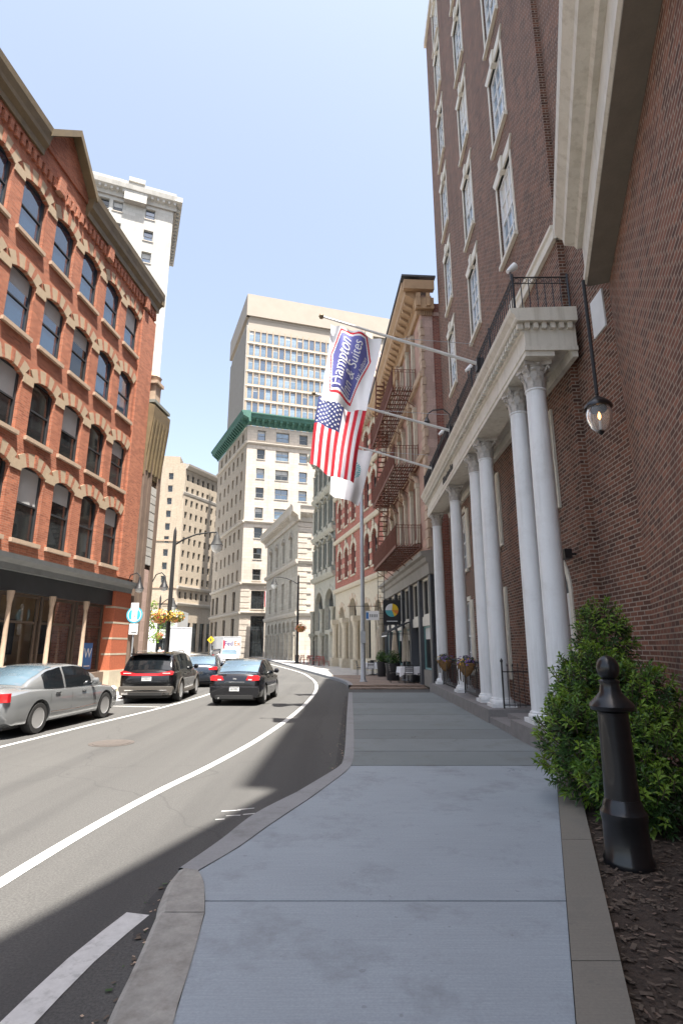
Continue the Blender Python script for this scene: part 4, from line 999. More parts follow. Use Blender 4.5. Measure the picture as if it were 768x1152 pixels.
OF.put(MB().box(.02, ox(2.0), 2.4, 2.5, 0, 4.0).build('shop_backing', 'interior_wood')); OF.put(MB().box(.02, ox(2.0), .56, 2.39, .1, .16).build('shop_floor', 'interior_wood'))
for i in range(7):
    xc = ox(1.05-2.0*i); b = MB(); b.box(xc-.7, xc+.5, 1.5, 2.0, .17, 1.1, 0); b.box(xc-.75, xc+.55, 1.45, 2.05, 1.1, 1.15, 1); b.box(xc-.3, xc+.6, 2.3, 2.38, 1.6, 2.8, 1)
    OF.put(b.build('counter', ['cream_paint', 'dark_frame']))
b = MB(); b.box(-.3, .3, -.012, 0, 0, .95); wp = b.build('window_poster', 'sign_blue'); OF.put(wp, ox(1.15), .365, 1.05)
text_on('W', .5, 'sign_white', wp, (0, -.016, .42), (R(90), 0, 0), 'lettering', 0, .002)
b = MB(); b.box(-.2, .2, -.014, -.011, .1, .14); inst('caption_bar', b.mesh('caption_bar', 'sign_white'), wp)
tag(wp, 'blue shop poster with a white letter W behind the window', 'poster')
wp_world = OF.world(ox(1.15), .365, 1.05); wp.parent = None; wp.location = wp_world

# ------------------------------------------------------------------ dark bracketed building next to it
dkb = empty('bracketed_building', (-8.86, 23.3, 0), 'narrow dark brown building with golden bracketed cornice and pale stone strip', 'building')
DF = Face(dkb, -9.2+.103/n_*3.3, 20+3.3/n_, .103, 1)
LD = 1.75
b = MB(); b.box(.02, LD, .0, 6, 0, 11.6); DF.put(b.build('wall', 'brown_stone_dark'))
b = MB(); z = 5.4
while z < 9.0: b.box(.85, 1.38, -.14, .01, z, z+.36); z += .4
DF.put(b.build('stone_strip', 'white_terracotta'))
DF.put(MB().box(.88, 1.36, -.10, .01, .3, 5.2).build('red_panel', 'pink_stone'))
for x in (.05, .5, 1.42): DF.put(MB().box(x, x+.3, -.16, .01, .1, 10.8).build('pilaster', 'brown_stone_dark'))
b = MB(); b.prism([(.01, 9.3), (-.12, 9.3), (-.16, 10.2), (-.34, 12.0), (-.36, 12.6), (-.002, 12.75)], .02, LD+.02)
for k in range(5): b.prism([(-.12, 9.5), (-.2, 9.5), (-.36, 11.8), (-.36, 12.05), (-.12, 12.05)], .1+.33*k, .22+.33*k)
DF.put(b.build('cornice', 'bronze_cornice'))
b = MB(); b.box(.05, LD, -.34, .6, 12.76, 12.9); DF.put(b.build('roof_edge', 'green_grey'))
b = MB(); b.box(.3, .85, -.2, .3, 12.9, 13.8); b.box(.2, .95, -.3, .4, 13.8, 13.95); b.lathe([(.28, 13.95), (.36, 14.2), (.2, 14.35), (.1, 14.6), (.0, 14.8)], 10, (.57, .05, 0)); DF.put(b.build('finial', 'sandstone', smooth=40))
# ------------------------------------------------------------------ low white building far left
lwb = empty('white_low_building', (-40, 110, 0), 'low white rendered building far off behind the street trees', 'building')
WF = Face(lwb, -52, 108, 1, .1)
lops = [(3+4.5*i, 5+4.5*i, z, z+2.4) for i in range(4) for z in (1.2, 5.2)]
mb = MB(); facade(mb, 0, 20, 0, 9, lops, .3); mb.quad((20, 0, 0), (20, 12, 0), (20, 12, 9), (20, 0, 9)); mb.box(0, 20, .4, 12, 8.6, 8.8); WF.put(mb.build('wall', 'white_paint'))
for a_, b_, z0, z1 in lops: window(WF, (a_+b_)/2, z0, b_-a_, z1-z0, .3, 'plain', 2, 1, 'grey_frame', 'glass_dark', 0, t=.1)

# ------------------------------------------------------------------ vehicles
def interp(tab, y):
    for (a, va), (b, vb) in zip(tab, tab[1:]):
        if a <= y <= b:
            t = (y-a)/(b-a) if b > a else 0; t = t*t*(3-2*t)*.5+t*.5
            return va+(vb-va)*t
    return tab[0][1] if y < tab[0][0] else tab[-1][1]
def loft(rings):
    n = len(rings[0]); vs = [p for r_ in rings for p in r_]; fs = []
    for i in range(len(rings)-1):
        for k in range(n): fs.append((i*n+k, i*n+(k+1) % n, (i+1)*n+(k+1) % n, (i+1)*n+k))
    fs.append(tuple(range(n-1, -1, -1))); fs.append(tuple(range((len(rings)-1)*n, len(rings)*n)))
    return vs, fs
def outward(me):
    import bmesh
    bm = bmesh.new(); bm.from_mesh(me); bmesh.ops.recalc_face_normals(bm, faces=bm.faces[:]); bm.to_mesh(me); bm.free(); me.update(); return me
def cut(me, cutters):
    o = bpy.data.objects.new('cut', me); col.objects.link(o); extra = []
    for c in cutters:
        co = bpy.data.objects.new('cutter', c); col.objects.link(co); extra.append(co)
        md = o.modifiers.new('b', 'BOOLEAN'); md.operation = 'DIFFERENCE'; md.solver = 'EXACT'; md.object = co
    dg = bpy.context.evaluated_depsgraph_get(); dg.update()
    r_ = bpy.data.meshes.new_from_object(o.evaluated_get(dg))
    for e in extra+[o]: bpy.data.objects.remove(e)
    return r_
def wheel_meshes(r, w):
    k = ('wheel', r, w)
    if k in _wc: return _wc[k]
    b = MB(); ri = r*.66; pr = [(ri, -w/2), (r*.93, -w/2), (r*.985, -w*.36), (r, -w*.2), (r, w*.2), (r*.985, w*.36), (r*.93, w/2), (ri, w/2), (ri*.97, w*.3), (ri*.97, -w*.3), (ri, -w/2)]
    b.lathe(pr, 28); ty = b.mesh('tyre', 'tyre', 35)
    b = MB(); b.lathe([(ri*1.0, w*.46), (ri*.95, w*.5), (ri*.9, w*.44), (ri*.88, w*.2)], 28)
    b.lathe([(ri*.2, w*.2), (ri*.2, w*.42), (ri*.12, w*.45), (0, w*.45)], 12)
    for q in range(10):
        a = 2*math.pi*q/10; ca, sa = math.cos(a), math.sin(a); h0, h1 = ri*.05, ri*.06
        pts = []
        for rr, hh, zz in ((ri*.12, h0, w*.43), (ri*.93, h1, w*.45)):
            pts += [(rr*ca-hh*sa, rr*sa+hh*ca, zz), (rr*ca+hh*sa, rr*sa-hh*ca, zz)]
        pts += [(x, y, z-w*.12) for x, y, z in pts]
        b.add(pts, [(0, 1, 3, 2), (0, 2, 6, 4), (1, 5, 7, 3)])
    rm = b.mesh('rim', 'alloy', 35)
    b = MB(); b.lathe([(ri*.96, w*.05), (0, w*.05)], 20); dk = b.mesh('brake_disc', 'car_black_trim')
    _wc[k] = (ty, rm, dk); return _wc[k]
def car(name, label, cat, loc, rz, paint, S, group=None):
    L, W = S['L'], S['W']; r = S['r']; zb = S.get('zb', .2)
    root = empty(name, loc, label, cat, group, rz)
    top, hw, bot = S['top'], S['hw'], S['bot']
    zsh = S['shoulder']
    N = 44; ysn = sorted(set([-L/2+L*i/N for i in range(N+1)]+[-L/2+.03, -L/2+.08, L/2-.03, L/2-.08]))
    rings = []
    for y in ysn:
        h = interp(hw, y)*W/2; t = interp(top, y); bz = interp(bot, y); s_ = min(interp(zsh, y), t-.03)
        half = [(.0, bz), (.80*h, bz), (.95*h, bz+.05), (.985*h, bz+.16), (h, bz+(s_-bz)*.55), (.985*h, s_-.10), (.955*h, s_-.02), (.90*h, s_+.012), (.70*h, max(s_+.015, t-.02)), (.35*h, t), (0, t+.006)]
        rings.append([(x, y, z) for x, z in half]+[(-x, y, z) for x, z in half[-2:0:-1]])
    vs, fs = loft(rings); b = MB(); b.add(vs, fs)
    cuts = []
    for wy in S['wy']:
        for sx in (-1, 1):
            c = MB(); c.lathe([(r+.055, -.16), (r+.055, .3)], 26); c.v = [(sx*(W/2-.14+z), wy+x, r+y) for x, y, z in c.v]
            if sx < 0: c.f = [f[::-1] for f in c.f]
            me = c.mesh('c', 'car_black_trim'); cuts.append(me)
    body = cut(outward(b.mesh('body', [paint, 'car_black_trim'])), [outward(c_) for c_ in cuts])
    body.shade_smooth(); body.set_sharp_from_angle(angle=R(32))
    body.materials.clear(); body.materials.append(M[paint])
    inst('body', body, root)
    # cabin
    ct, chb, cht = S['cab_top'], S['cab_base'], S['cab_hw']
    y0, y1 = ct[0][0], ct[-1][0]; N2 = 40; rg = []; yy = [y0+(y1-y0)*i/N2 for i in range(N2+1)]
    for y in yy:
        t = interp(ct, y); zc = interp(chb, y)-.04; hb = interp(cht, y)*W/2; k = max(.0, t-zc)
        tp = hb-k*S.get('tumble', .34)
        half = [(0, zc-.05), (hb, zc-.05), (hb, zc+.02), (hb+(tp-hb)*.5+.012, zc+.02+(k-.06)*.55), (tp+.012, zc+max(.03, k-.06)), (tp-.05, zc+max(.032, k-.02)), (tp*.6, zc+max(.034, k)), (0, zc+max(.035, k+.012))]
        rg.append([(x, y, z) for x, z in half]+[(-x, y, z) for x, z in half[-2:0:-1]])
    vs, fs = loft(rg); n = len(rg[0])
    b = MB(); b.add(vs, fs); cab = outward(b.mesh('cabin', paint, 40)); inst('cabin', cab, root)
    def glass_part(nm, ks, yr, gl):
        g = MB()
        me = cab; me.calc_loop_triangles()
        vn = [v.normal.copy() for v in me.vertices]
        for i in range(N2):
            ym = (yy[i]+yy[i+1])/2
            if not any(a <= ym <= c for a, c in yr): continue
            for k in ks:
                ids = [i*n+k, i*n+(k+1) % n, (i+1)*n+(k+1) % n, (i+1)*n+k]
                pts = [me.vertices[q].co+vn[q]*.006 for q in ids]; g.add(pts, [(0, 1, 2, 3)])
        if g.f: g.build(nm, gl, root, smooth=40)
    glass_part('side_window', [2, 3], S['sw'], 'car_glass'); glass_part('side_window', [n-3, n-4], S['sw'], 'car_glass')
    tops = list(range(5, n-5))
    glass_part('rear_window', tops, [S['rw']], S.get('rear_glass', 'car_glass_sky')); glass_part('windshield', tops, [S['ws']], 'car_glass_sky')
    ty, rm, dk = wheel_meshes(r, S.get('tw', .22))
    for wy in S['wy']:
        for sx in (-1, 1):
            w_ = empty('wheel', (0, 0, 0)); w_.parent = root; w_.location = (sx*(W/2-.13), wy, r); w_.rotation_euler = (0, R(90)*sx, 0)
            inst('tyre', ty, w_); inst('rim', rm, w_); inst('brake_disc', dk, w_)
            b = MB()
    b = MB(); b.box(-W*.36, W*.36, -L*.46, L*.46, .17, .26); b.build('underbody', 'car_black_trim', root)
    for sx in (-1, 1):
        b = MB(); y = S['mirror']; zc = interp(chb, y)
        x = W/2*.93
        b.lathe([(0, -.09), (.06, -.08), (.085, -.02), (.08, .06), (0, .09)], 10, (0, 0, 0), sy=.7); b.v = [(sx*(x+.12)+zz*1.0, y+yy_, zc+.07+xx) for xx, yy_, zz in b.v]
        b.bar((sx*(x-.06), y, zc+.02), (sx*(x+.08), y, zc+.05), .04); b.build('wing_mirror', paint if S.get('mp', 1) else 'car_black_trim', root, smooth=40)
    for sx in (-1, 1):
        for y in S['handles']:
            x = interp(hw, y)*W/2*.985; z = interp(zsh, y)-.09
            MB().box(sx*x-.02, sx*x+.02, y-.09, y+.09, z-.015, z+.015).build('door_handle', S.get('handle_mat', paint), root)
    # door shut lines
    b = MB()
    for sx in (-1, 1):
        for y in S['seams']:
            h = interp(hw, y)*W/2; z1 = interp(zsh, y)-.1
            for q in range(4):
                za, zc_ = zb+.2+(z1-zb-.2)*q/4, zb+.2+(z1-zb-.2)*(q+1)/4
                f_ = lambda z: h*(.985+.015*min(1, max(0, (z-zb-.16)/(max(.01, (z1-zb)*.55)-.0)))) if z < zb+(z1-zb)*.55 else h*(1-.015*min(1, (z-zb-(z1-zb)*.55)/((z1-zb)*.45)))
                b.quad((sx*(f_(za)+.003), y-.006, za), (sx*(f_(za)+.003), y+.006, za), (sx*(f_(zc_)+.003), y+.006, zc_), (sx*(f_(zc_)+.003), y-.006, zc_))
    b.build('door_seam', 'car_black_trim', root)
    return root
def patch(root, name, mat, pts, off, depth=.03, parent=None):      # a bevelled plate facing -y given by x,z outline
    b = MB(); cx = sum(p[0] for p in pts)/len(pts); cz = sum(p[1] for p in pts)/len(pts)
    n = len(pts); y = off
    ring = lambda k, yy: [(cx+(x-cx)*k, yy, cz+(z-cz)*k) for x, z in pts]
    vs = ring(1, y+depth)+ring(1, y+.008)+ring(.93, y)
    fs = [(i, (i+1) % n, n+(i+1) % n, n+i) for i in range(n)]+[(n+i, n+(i+1) % n, 2*n+(i+1) % n, 2*n+i) for i in range(n)]+[tuple(range(2*n, 3*n))]
    b.add(vs, fs); return b.build(name, mat, parent or root, smooth=25)
SED = dict(L=4.40, W=1.78, r=.315, zb=.2, wy=(-1.31, 1.27), mirror=.62, handles=(-.75, .2), seams=(-1.0, -.25, .72),
    top=[(-2.2, .72), (-2.17, .90), (-2.10, 1.00), (-1.75, 1.03), (-1.2, .99), (0, .96), (.9, .95), (1.5, .88), (1.95, .78), (2.13, .66), (2.2, .52)],
    bot=[(-2.2, .42), (-2.14, .30), (-2.0, .22), (-1, .19), (1, .19), (2.0, .2), (2.2, .34)],
    hw=[(-2.2, .78), (-2.14, .88), (-2.0, .95), (-1.6, .99), (-1, 1), (1, 1), (1.6, .98), (2.0, .88), (2.14, .74), (2.2, .6)],
    shoulder=[(-2.2, .86), (-1.6, .93), (0, .90), (1, .86), (1.6, .80), (2.2, .6)],
    cab_top=[(-1.72, 1.02), (-1.3, 1.23), (-.9, 1.38), (-.45, 1.445), (.0, 1.455), (.35, 1.42), (.75, 1.24), (1.22, .96)],
    cab_base=[(-1.72, 1.0), (-1.2, .96), (0, .93), (1.22, .93)], cab_hw=[(-1.72, .80), (-1.3, .90), (-.8, .94), (.6, .94), (1.0, .90), (1.22, .86)],
    sw=[(-1.12, -.50), (-.38, .62)], rw=(-1.66, -.72), ws=(.42, 1.16), tumble=.36)
SUVS = dict(L=4.82, W=1.95, r=.375, zb=.24, wy=(-1.42, 1.44), mirror=.85, handles=(-.75, .3), seams=(-1.05, -.2, .85), tw=.26,
    top=[(-2.41, .9), (-2.37, 1.05), (-2.28, 1.12), (-1.6, 1.10), (0, 1.08), (1.0, 1.08), (1.7, 1.02), (2.15, .92), (2.35, .78), (2.41, .62)],
    bot=[(-2.41, .44), (-2.34, .32), (-2.1, .26), (-1, .24), (1, .24), (2.1, .26), (2.41, .42)],
    hw=[(-2.41, .80), (-2.34, .90), (-2.15, .97), (-1.6, 1), (1.5, 1), (2.0, .95), (2.3, .82), (2.41, .66)],
    shoulder=[(-2.41, 1.0), (-1.6, 1.05), (0, 1.02), (1, 1.0), (1.7, .94), (2.41, .66)],
    cab_top=[(-2.30, 1.10), (-2.12, 1.38), (-1.93, 1.58), (-1.6, 1.64), (-.7, 1.68), (.1, 1.67), (.5, 1.60), (.9, 1.38), (1.45, 1.06)],
    cab_base=[(-2.30, 1.09), (-1.2, 1.07), (0, 1.05), (1.45, 1.05)], cab_hw=[(-2.3, .84), (-2.1, .90), (-1.5, .93), (.8, .93), (1.2, .90), (1.45, .86)],
    sw=[(-1.85, -1.10), (-.98, -.28), (-.16, .78)], rw=(-2.26, -1.98), ws=(.52, 1.38), tumble=.30, rear_glass='car_glass')
def lerp_pts(x0, x1, z0, z1): return [(x0, z0), (x1, z0), (x1, z1), (x0, z1)]
def plate(root, y, z, txt=None):
    p = patch(root, 'number_plate', 'sign_white', lerp_pts(-.16, .16, z, z+.13), y, .02)
    b = MB(); 
    for i in range(6): b.box(-.12+.042*i, -.098+.042*i, y-.004, y-.001, z+.03, z+.09)
    b.box(-.15, .15, y-.004, y-.001, z+.108, z+.125); b.build('plate_marks', 'letter_dark', p)
# dark sedan in the lane
sed = car('saloon_car', 'charcoal compact saloon driving away in the traffic lane, red tail lamps', 'car', (-3.40, 20.95, 0), R(-2.0), 'paint_charcoal', SED)
for q in (-1, 1):
    tl = patch(sed, 'tail_lamp', 'lamp_red', [(q*.36, .80), (q*.52, .765), (q*.80, .79), (q*.815, .90), (q*.74, .955), (q*.42, .93)][::q], -2.19, .12)
    patch(sed, 'reverse_lamp', 'lamp_clear', [(q*.44, .80), (q*.56, .80), (q*.56, .835), (q*.44, .835)][::q], -2.20, .03, tl)
plate(sed, -2.225, .46)
patch(sed, 'rear_bumper', 'paint_charcoal', [(-.74, .26), (.74, .26), (.80, .42), (.80, .60), (-.80, .60), (-.80, .42)], -2.215, .2)
patch(sed, 'bumper_valance', 'car_black_trim', lerp_pts(-.62, .62, .22, .34), -2.222, .05)
patch(sed, 'boot_trim', 'chrome', lerp_pts(-.34, .34, .735, .755), -2.205, .02); patch(sed, 'badge', 'chrome', lerp_pts(-.06, .06, .82, .87), -2.195, .03)
b = MB(); b.lathe([(.03, 0), (.03, .16), (.024, .16), (.024, .02)], 10); b.v = [(x-.5, -2.24+z, .25+y) for x, y, z in b.v]; b.build('exhaust', 'chrome', sed)
# black SUV parked at the kerb
suv = car('sport_utility_vehicle', 'black SUV parked at the kerb, full width red rear light bar', 'suv', (-6.74, 21.85, 0), R(3.7), 'paint_black', SUVS)
patch(suv, 'tail_lamp', 'lamp_red', [(-.86, .93), (-.5, .90), (.5, .90), (.86, .93), (.89, 1.03), (.80, 1.07), (.40, .985), (-.40, .985), (-.80, 1.07), (-.89, 1.03)], -2.41, .14)
for q in (-1, 1): patch(suv, 'reverse_lamp', 'lamp_clear', lerp_pts(min(q*.52, q*.78), max(q*.52, q*.78), .975, 1.0), -2.418, .03)
plate(suv, -2.425, .74)
patch(suv, 'rear_bumper', 'trim_grey', [(-.84, .28), (.84, .28), (.90, .48), (.88, .56), (-.88, .56), (-.90, .48)], -2.44, .22)
patch(suv, 'bumper_trim', 'chrome', lerp_pts(-.70, .70, .42, .455), -2.452, .03)
patch(suv, 'diffuser', 'car_black_trim', lerp_pts(-.55, .55, .27, .37), -2.452, .05)
for q in (-1, 1): patch(suv, 'exhaust', 'chrome', lerp_pts(q*.68-.11, q*.68+.11, .30, .37), -2.46, .08)
patch(suv, 'badge', 'chrome', lerp_pts(-.04, .04, .86, .89), -2.43, .03); patch(suv, 'spoiler', 'paint_black', lerp_pts(-.66, .66, 1.595, 1.64), -2.16, .3)
b = MB()
for q in (-1, 1): b.tube([(q*.60, -1.7, 1.66), (q*.62, -1.5, 1.70), (q*.63, .1, 1.72), (q*.61, .4, 1.66)], .017, 6)
b.build('roof_rail', 'chrome', suv)
for q in (-1, 1):
    b = MB(); b.box(q*.935-.03, q*.965+.03 if q > 0 else q*.935+.03, -1.0, 1.0, .27, .36); b.build('sill_trim', 'trim_grey', suv)
    b = MB()
    for wy in (-1.42, 1.44):
        ring = [(q*.972, wy+.435*math.cos(R(a)), .375+.435*math.sin(R(a))) for a in range(-10, 191, 20)]
        b.tube(ring, .022, 5)
    b.build('arch_trim', 'trim_grey', suv, smooth=40)
# silver car entering at the left
SIL = dict(SED); SIL.update(L=4.85, W=1.84, r=.335, wy=(-1.42, 1.42), handle_mat='chrome', mirror=.70)
k_ = 4.85/4.4
for q in ('top', 'bot', 'hw', 'shoulder', 'cab_top', 'cab_base', 'cab_hw'): SIL[q] = [(y*k_, v) for y, v in SED[q]]
SIL['sw'] = [(a*k_, c*k_) for a, c in SED['sw']]; SIL['rw'] = tuple(v*k_ for v in SED['rw']); SIL['ws'] = tuple(v*k_ for v in SED['ws']); SIL['seams'] = (-1.05, -.2, .85); SIL['handles'] = (-.8, .3)
sil = car('saloon_car', 'silver saloon parked at the kerb behind the black SUV', 'car', (-7.42, 14.38, 0), R(-5.9), 'paint_silver', SIL)
for q in (-1, 1): patch(sil, 'tail_lamp', 'lamp_red', [(q*.5, .72), (q*.84, .74), (q*.84, .92), (q*.5, .9)][::q], -2.42, .1)
plate(sil, -2.44, .6)
b = MB(); b.tube([(.905, -1.0, .42), (.925, 0, .40), (.905, 1.0, .42)], .014, 5); b.build('sill_trim', 'chrome', sil)
for q in (-1, 1):
    b = MB(); b.lathe([(0, -.12), (.09, -.08), (.11, 0), (.09, .08), (0, .12)], 10); b.v = [(q*.66+x, 2.22+z*.8, .70+y*.8) for x, y, z in b.v]; b.build('headlamp', 'lamp_clear', sil, smooth=40)
# blue-black hatchback between them
blu = car('hatchback_car', 'dark blue car stopped ahead of the black SUV, one red tail lamp showing', 'car', (-7.05, 29.2, 0), R(10), 'paint_navy', SED)
for q in (-1, 1): patch(blu, 'tail_lamp', 'lamp_red', [(q*.40, .80), (q*.80, .80), (q*.80, .95), (q*.42, .93)][::q], -2.19, .12)
plate(blu, -2.2, .6)
# farther traffic
PIC = dict(SUVS); PIC.update(rear_glass='car_glass_sky')
pk = car('estate_car', 'white car facing us in the queue before the delivery van', 'car', (-11.6, 58.5, 0), R(196), 'paint_white', SUVS)
for q in (-1, 1): 
    b = MB(); b.box(q*.62-.16, q*.62+.16, 2.32, 2.43, .72, .86); b.build('headlamp', 'lamp_clear', pk)
b = MB(); b.box(-.45, .45, 2.36, 2.44, .55, .78); b.build('grille', 'car_black_trim', pk)
b = MB(); b.box(-.8, .8, 2.3, 2.46, .34, .52); b.build('front_bumper', 'chrome', pk)
yk = car('estate_car', 'dark car in the queue just ahead of the white car', 'car', (-13.6, 63.5, 0), R(14), 'paint_black', SUVS)
for q in (-1, 1): patch(yk, 'tail_lamp', 'lamp_red', lerp_pts(q*.75-.1, q*.75+.1, .85, 1.05), -2.43, .1)
def truck(name, label, cat, loc, rz, boxdim, cabcol, letters=None):
    root = empty(name, loc, label, cat, None, rz); W, L, H = boxdim
    b = MB(); b.box(-W/2, W/2, -L/2, L/2-1.6, .75, H)
    for x in (-W/2, W/2):
        for z in (.75, H): b.bar((x, -L/2, z), (x, L/2-1.6, z), .05)
        b.bar((x, -L/2, .75), (x, -L/2, H), .06)
    b.build('box_body', 'paint_white', root)
    b = MB(); b.prism([(L/2-1.58, .5), (L/2+.15, .5), (L/2+.2, 1.15), (L/2-.1, 1.35), (L/2-.55, 2.15), (L/2-1.58, 2.25)], -W*.46, W*.46); b.build('cab', cabcol, root)
    b = MB(); b.add([(-W*.42, L/2-.12, 1.42), (W*.42, L/2-.12, 1.42), (W*.40, L/2-.53, 2.12), (-W*.40, L/2-.53, 2.12)], [(0, 1, 2, 3)]); b.v = [(x, y+.02, z+.01) for x, y, z in b.v]; b.build('windshield', 'car_glass_sky', root)
    for q in (-1, 1):
        b = MB(); b.box(q*W*.463-.004, q*W*.463+.004, L/2-1.45, L/2-.6, 1.4, 2.05); b.build('side_window', 'car_glass', root)
        b = MB(); b.box(q*.8-.12, q*.8+.12, L/2+.17, L/2+.22, .8, .98); b.build('headlamp', 'lamp_clear', root)
    ty, rm, dk = wheel_meshes(.42, .28)
    for wy in (-L/2+1.2, L/2-.9):
        for sx in (-1, 1):
            w_ = empty('wheel', (0, 0, 0)); w_.parent = root; w_.location = (sx*(W/2-.18), wy, .42); w_.rotation_euler = (0, R(90)*sx, 0)
            inst('tyre', ty, w_); inst('rim', rm, w_); inst('brake_disc', dk, w_)
    b = MB(); b.box(-W*.4, W*.4, -L/2+.1, L/2-.1, .5, .75); b.build('chassis', 'car_black_trim', root)
    b = MB()
    for x in (-W/2+.08, -.03, W/2-.14): b.box(x, x+.06, -L/2-.025, -L/2-.001, .8, H-.05)
    b.box(-W/2+.06, W/2-.06, -L/2-.022, -L/2-.001, H-.14, H-.08); b.build('rear_door_frame', 'galvanised', root)
    return root
bt = truck('box_truck', 'plain white box truck waiting beside the plaza lamp post', 'truck', (-20.4, 72, 0), R(14), (2.6, 7.0, 4.2), 'paint_white')
fx = truck('delivery_van', 'white delivery van with purple and orange lettering on its box', 'van', (-15.3, 74.5, 0), R(28), (2.3, 6.2, 3.15), 'paint_white')
a = text_on('Fed', .8, 'letter_purple', fx, (-.42, -3.115, 2.05), (R(90), 0, 0), 'lettering'); a = text_on('Ex', .8, 'letter_orange', fx, (.66, -3.115, 2.05), (R(90), 0, 0), 'lettering')
b = MB(); b.box(-1.14, -.95, -3.13, -3.105, 1.0, 2.7); b.build('red_stripe', 'sign_red', fx)
text_on('Fed', .9, 'letter_purple', fx, (1.165, -1.9, 1.95), (R(90), 0, R(90)), 'lettering'); text_on('Ex', .9, 'letter_orange', fx, (1.165, -.62, 1.95), (R(90), 0, R(90)), 'lettering')

# ------------------------------------------------------------------ flags and their poles (fixed on the portico roof)
def flagpole(label, base, tip, group):
    root = empty('flagpole', base, label, 'flagpole', group)
    B, T = Vector(base), Vector(tip); d_ = T-B
    b = MB(); b.tube([(0, 0, 0), d_*.5, d_], [.045, .038, .026], 10); b.build('pole', 'flagpole_white', root, smooth=40)
    b = MB(); b.lathe([(0, -.07), (.05, -.05), (.07, 0), (.05, .05), (0, .07)], 12); b.build('finial', 'bronze_cornice', root, tuple(d_+d_.normalized()*.05), smooth=40)
    b = MB(); b.box(-.02, .16, -.09, .09, -.2, .12); b.build('bracket', 'iron_black', root)
    b = MB(); b.tube([(-.05, 0, .55), d_*.55], .008, 4); b.build('stay_wire', 'galvanised', root)
    return root
FP = 'flagpoles slanting out over the street from the portico roof'
flagpole('white flagpole above the portico carrying the blue and white hotel flag', (3.42, 12.65, 8.82), (-.47, 12.62, 10.13), FP)
flagpole('white flagpole above the portico carrying the striped national flag', (3.5, 16.7, 8.66), (-.86, 16.65, 9.93), FP)
flagpole('white flagpole above the portico carrying the plain white flag', (3.55, 20.6, 8.66), (-.5, 20.55, 9.92), FP)
def cloth_fn(A, B, D, C_, amp, seed, yoff):     # A,B along the pole (outer, inner), D below outer, C below inner
    A, B, C_, D = map(Vector, (A, B, C_, D))
    def f(u, v):                                # u along the pole 0..1 outer->inner, v down the drop
        p = (A*(1-u)+B*u)*(1-v)+(D*(1-u)+C_*u)*v
        w = amp*(.35+.65*v)*math.sin(2*math.pi*(1.25*u+.35*v)+seed)+amp*.4*math.sin(2*math.pi*(2.6*u-.5*v)+seed*2.1)
        sag = .03*math.sin(math.pi*u)*(1-v)
        return Vector((p.x+.10*amp*math.sin(5*v+seed), p.y+w+yoff*v, p.z-sag))
    return f
def cloth_mesh(f, nu, nv, matfn, mats, name):
    b = MB()
    vs = [f(i/nu, j/nv) for j in range(nv+1) for i in range(nu+1)]; fs = []; ms = []
    for j in range(nv):
        for i in range(nu):
            fs.append((j*(nu+1)+i, j*(nu+1)+i+1, (j+1)*(nu+1)+i+1, (j+1)*(nu+1)+i)); ms.append(matfn((i+.5)/nu, (j+.5)/nv))
    b.v = [tuple(v) for v in vs]; b.f = [list(q) for q in fs]; b.m = ms
    return b.mesh(name, mats, 60)
def on_cloth(f, u, v, off):
    e = .004; p = f(u, v); du = f(u+e, v)-f(u-e, v); dv = f(u, v+e)-f(u, v-e); n = du.cross(dv).normalized()
    if n.y > 0: n = -n
    return p+n*off
# hotel flag
hf = cloth_fn((-.28, 12.63, 9.98), (1.02, 12.64, 9.50), (-.48, 12.6, 7.75), (.62, 12.62, 7.45), .17, .6, -.05)
def inpoly(x, y, P):
    c = False; j = len(P)-1
    for i in range(len(P)):
        if (P[i][1] > y) != (P[j][1] > y) and x < (P[j][0]-P[i][0])*(y-P[i][1])/(P[j][1]-P[i][1])+P[i][0]: c = not c
        j = i
    return c
SH = [(.20, .03), (.72, .015), (.87, .30), (.63, .93), (.15, .87), (.05, .36)]
def grow(P, k):
    cx = sum(p[0] for p in P)/len(P); cy = sum(p[1] for p in P)/len(P); return [(cx+(x-cx)*k, cy+(y-cy)*k) for x, y in P]
S2, S3 = grow(SH, .93), grow(SH, .87)
def hm(u, v):
    if inpoly(u, v, S3): return 1
    if inpoly(u, v, S2): return 0
    if inpoly(u, v, SH): return 2
    return 0
hfl = inst('flag', cloth_mesh(hf, 110, 170, hm, ['cloth_white', 'cloth_blue', 'cloth_red'], 'flag'))
tag(hfl, 'white hotel flag with blue red edged shield and white script lettering', 'flag', 'flags hanging over the street')
def refine(me):
    import bmesh
    bm = bmesh.new(); bm.from_mesh(me); bmesh.ops.triangulate(bm, faces=bm.faces[:])
    for _ in range(3):
        es = [e for e in bm.edges if e.calc_length() > .12]
        if es: bmesh.ops.subdivide_edges(bm, edges=es, cuts=1); bmesh.ops.triangulate(bm, faces=bm.faces[:])
    bm.to_mesh(me); bm.free()
def cloth_text(txt, size, u0, v0, u1, v1, f, parent, mat, squash=1.0):     # baseline runs from (u0,v0) to (u1,v1) in cloth coordinates
    me = text_mesh(txt, 1.0, shear=.28); refine(me); me.materials.clear(); me.materials.append(M[mat])
    wx = max(v.co.x for v in me.vertices)-min(v.co.x for v in me.vertices); x0 = min(v.co.x for v in me.vertices)
    W_, H_ = 1.3, 2.15; bl = Vector(((u1-u0)*W_, (v1-v0)*H_)); d_ = bl.normalized(); nn = Vector((d_.y, -d_.x)); L_ = bl.length
    for v in me.vertices:
        t = (v.co.x-x0)/wx*L_; hgt = v.co.y*size
        q = Vector((u0*W_, v0*H_))+d_*t+nn*hgt
        v.co = on_cloth(f, q.x/W_, q.y/H_, .016)
    return inst('lettering', me, parent)
cloth_text('Hampton', .42, .37, .80, .43, .13, hf, hfl, 'cloth_white')
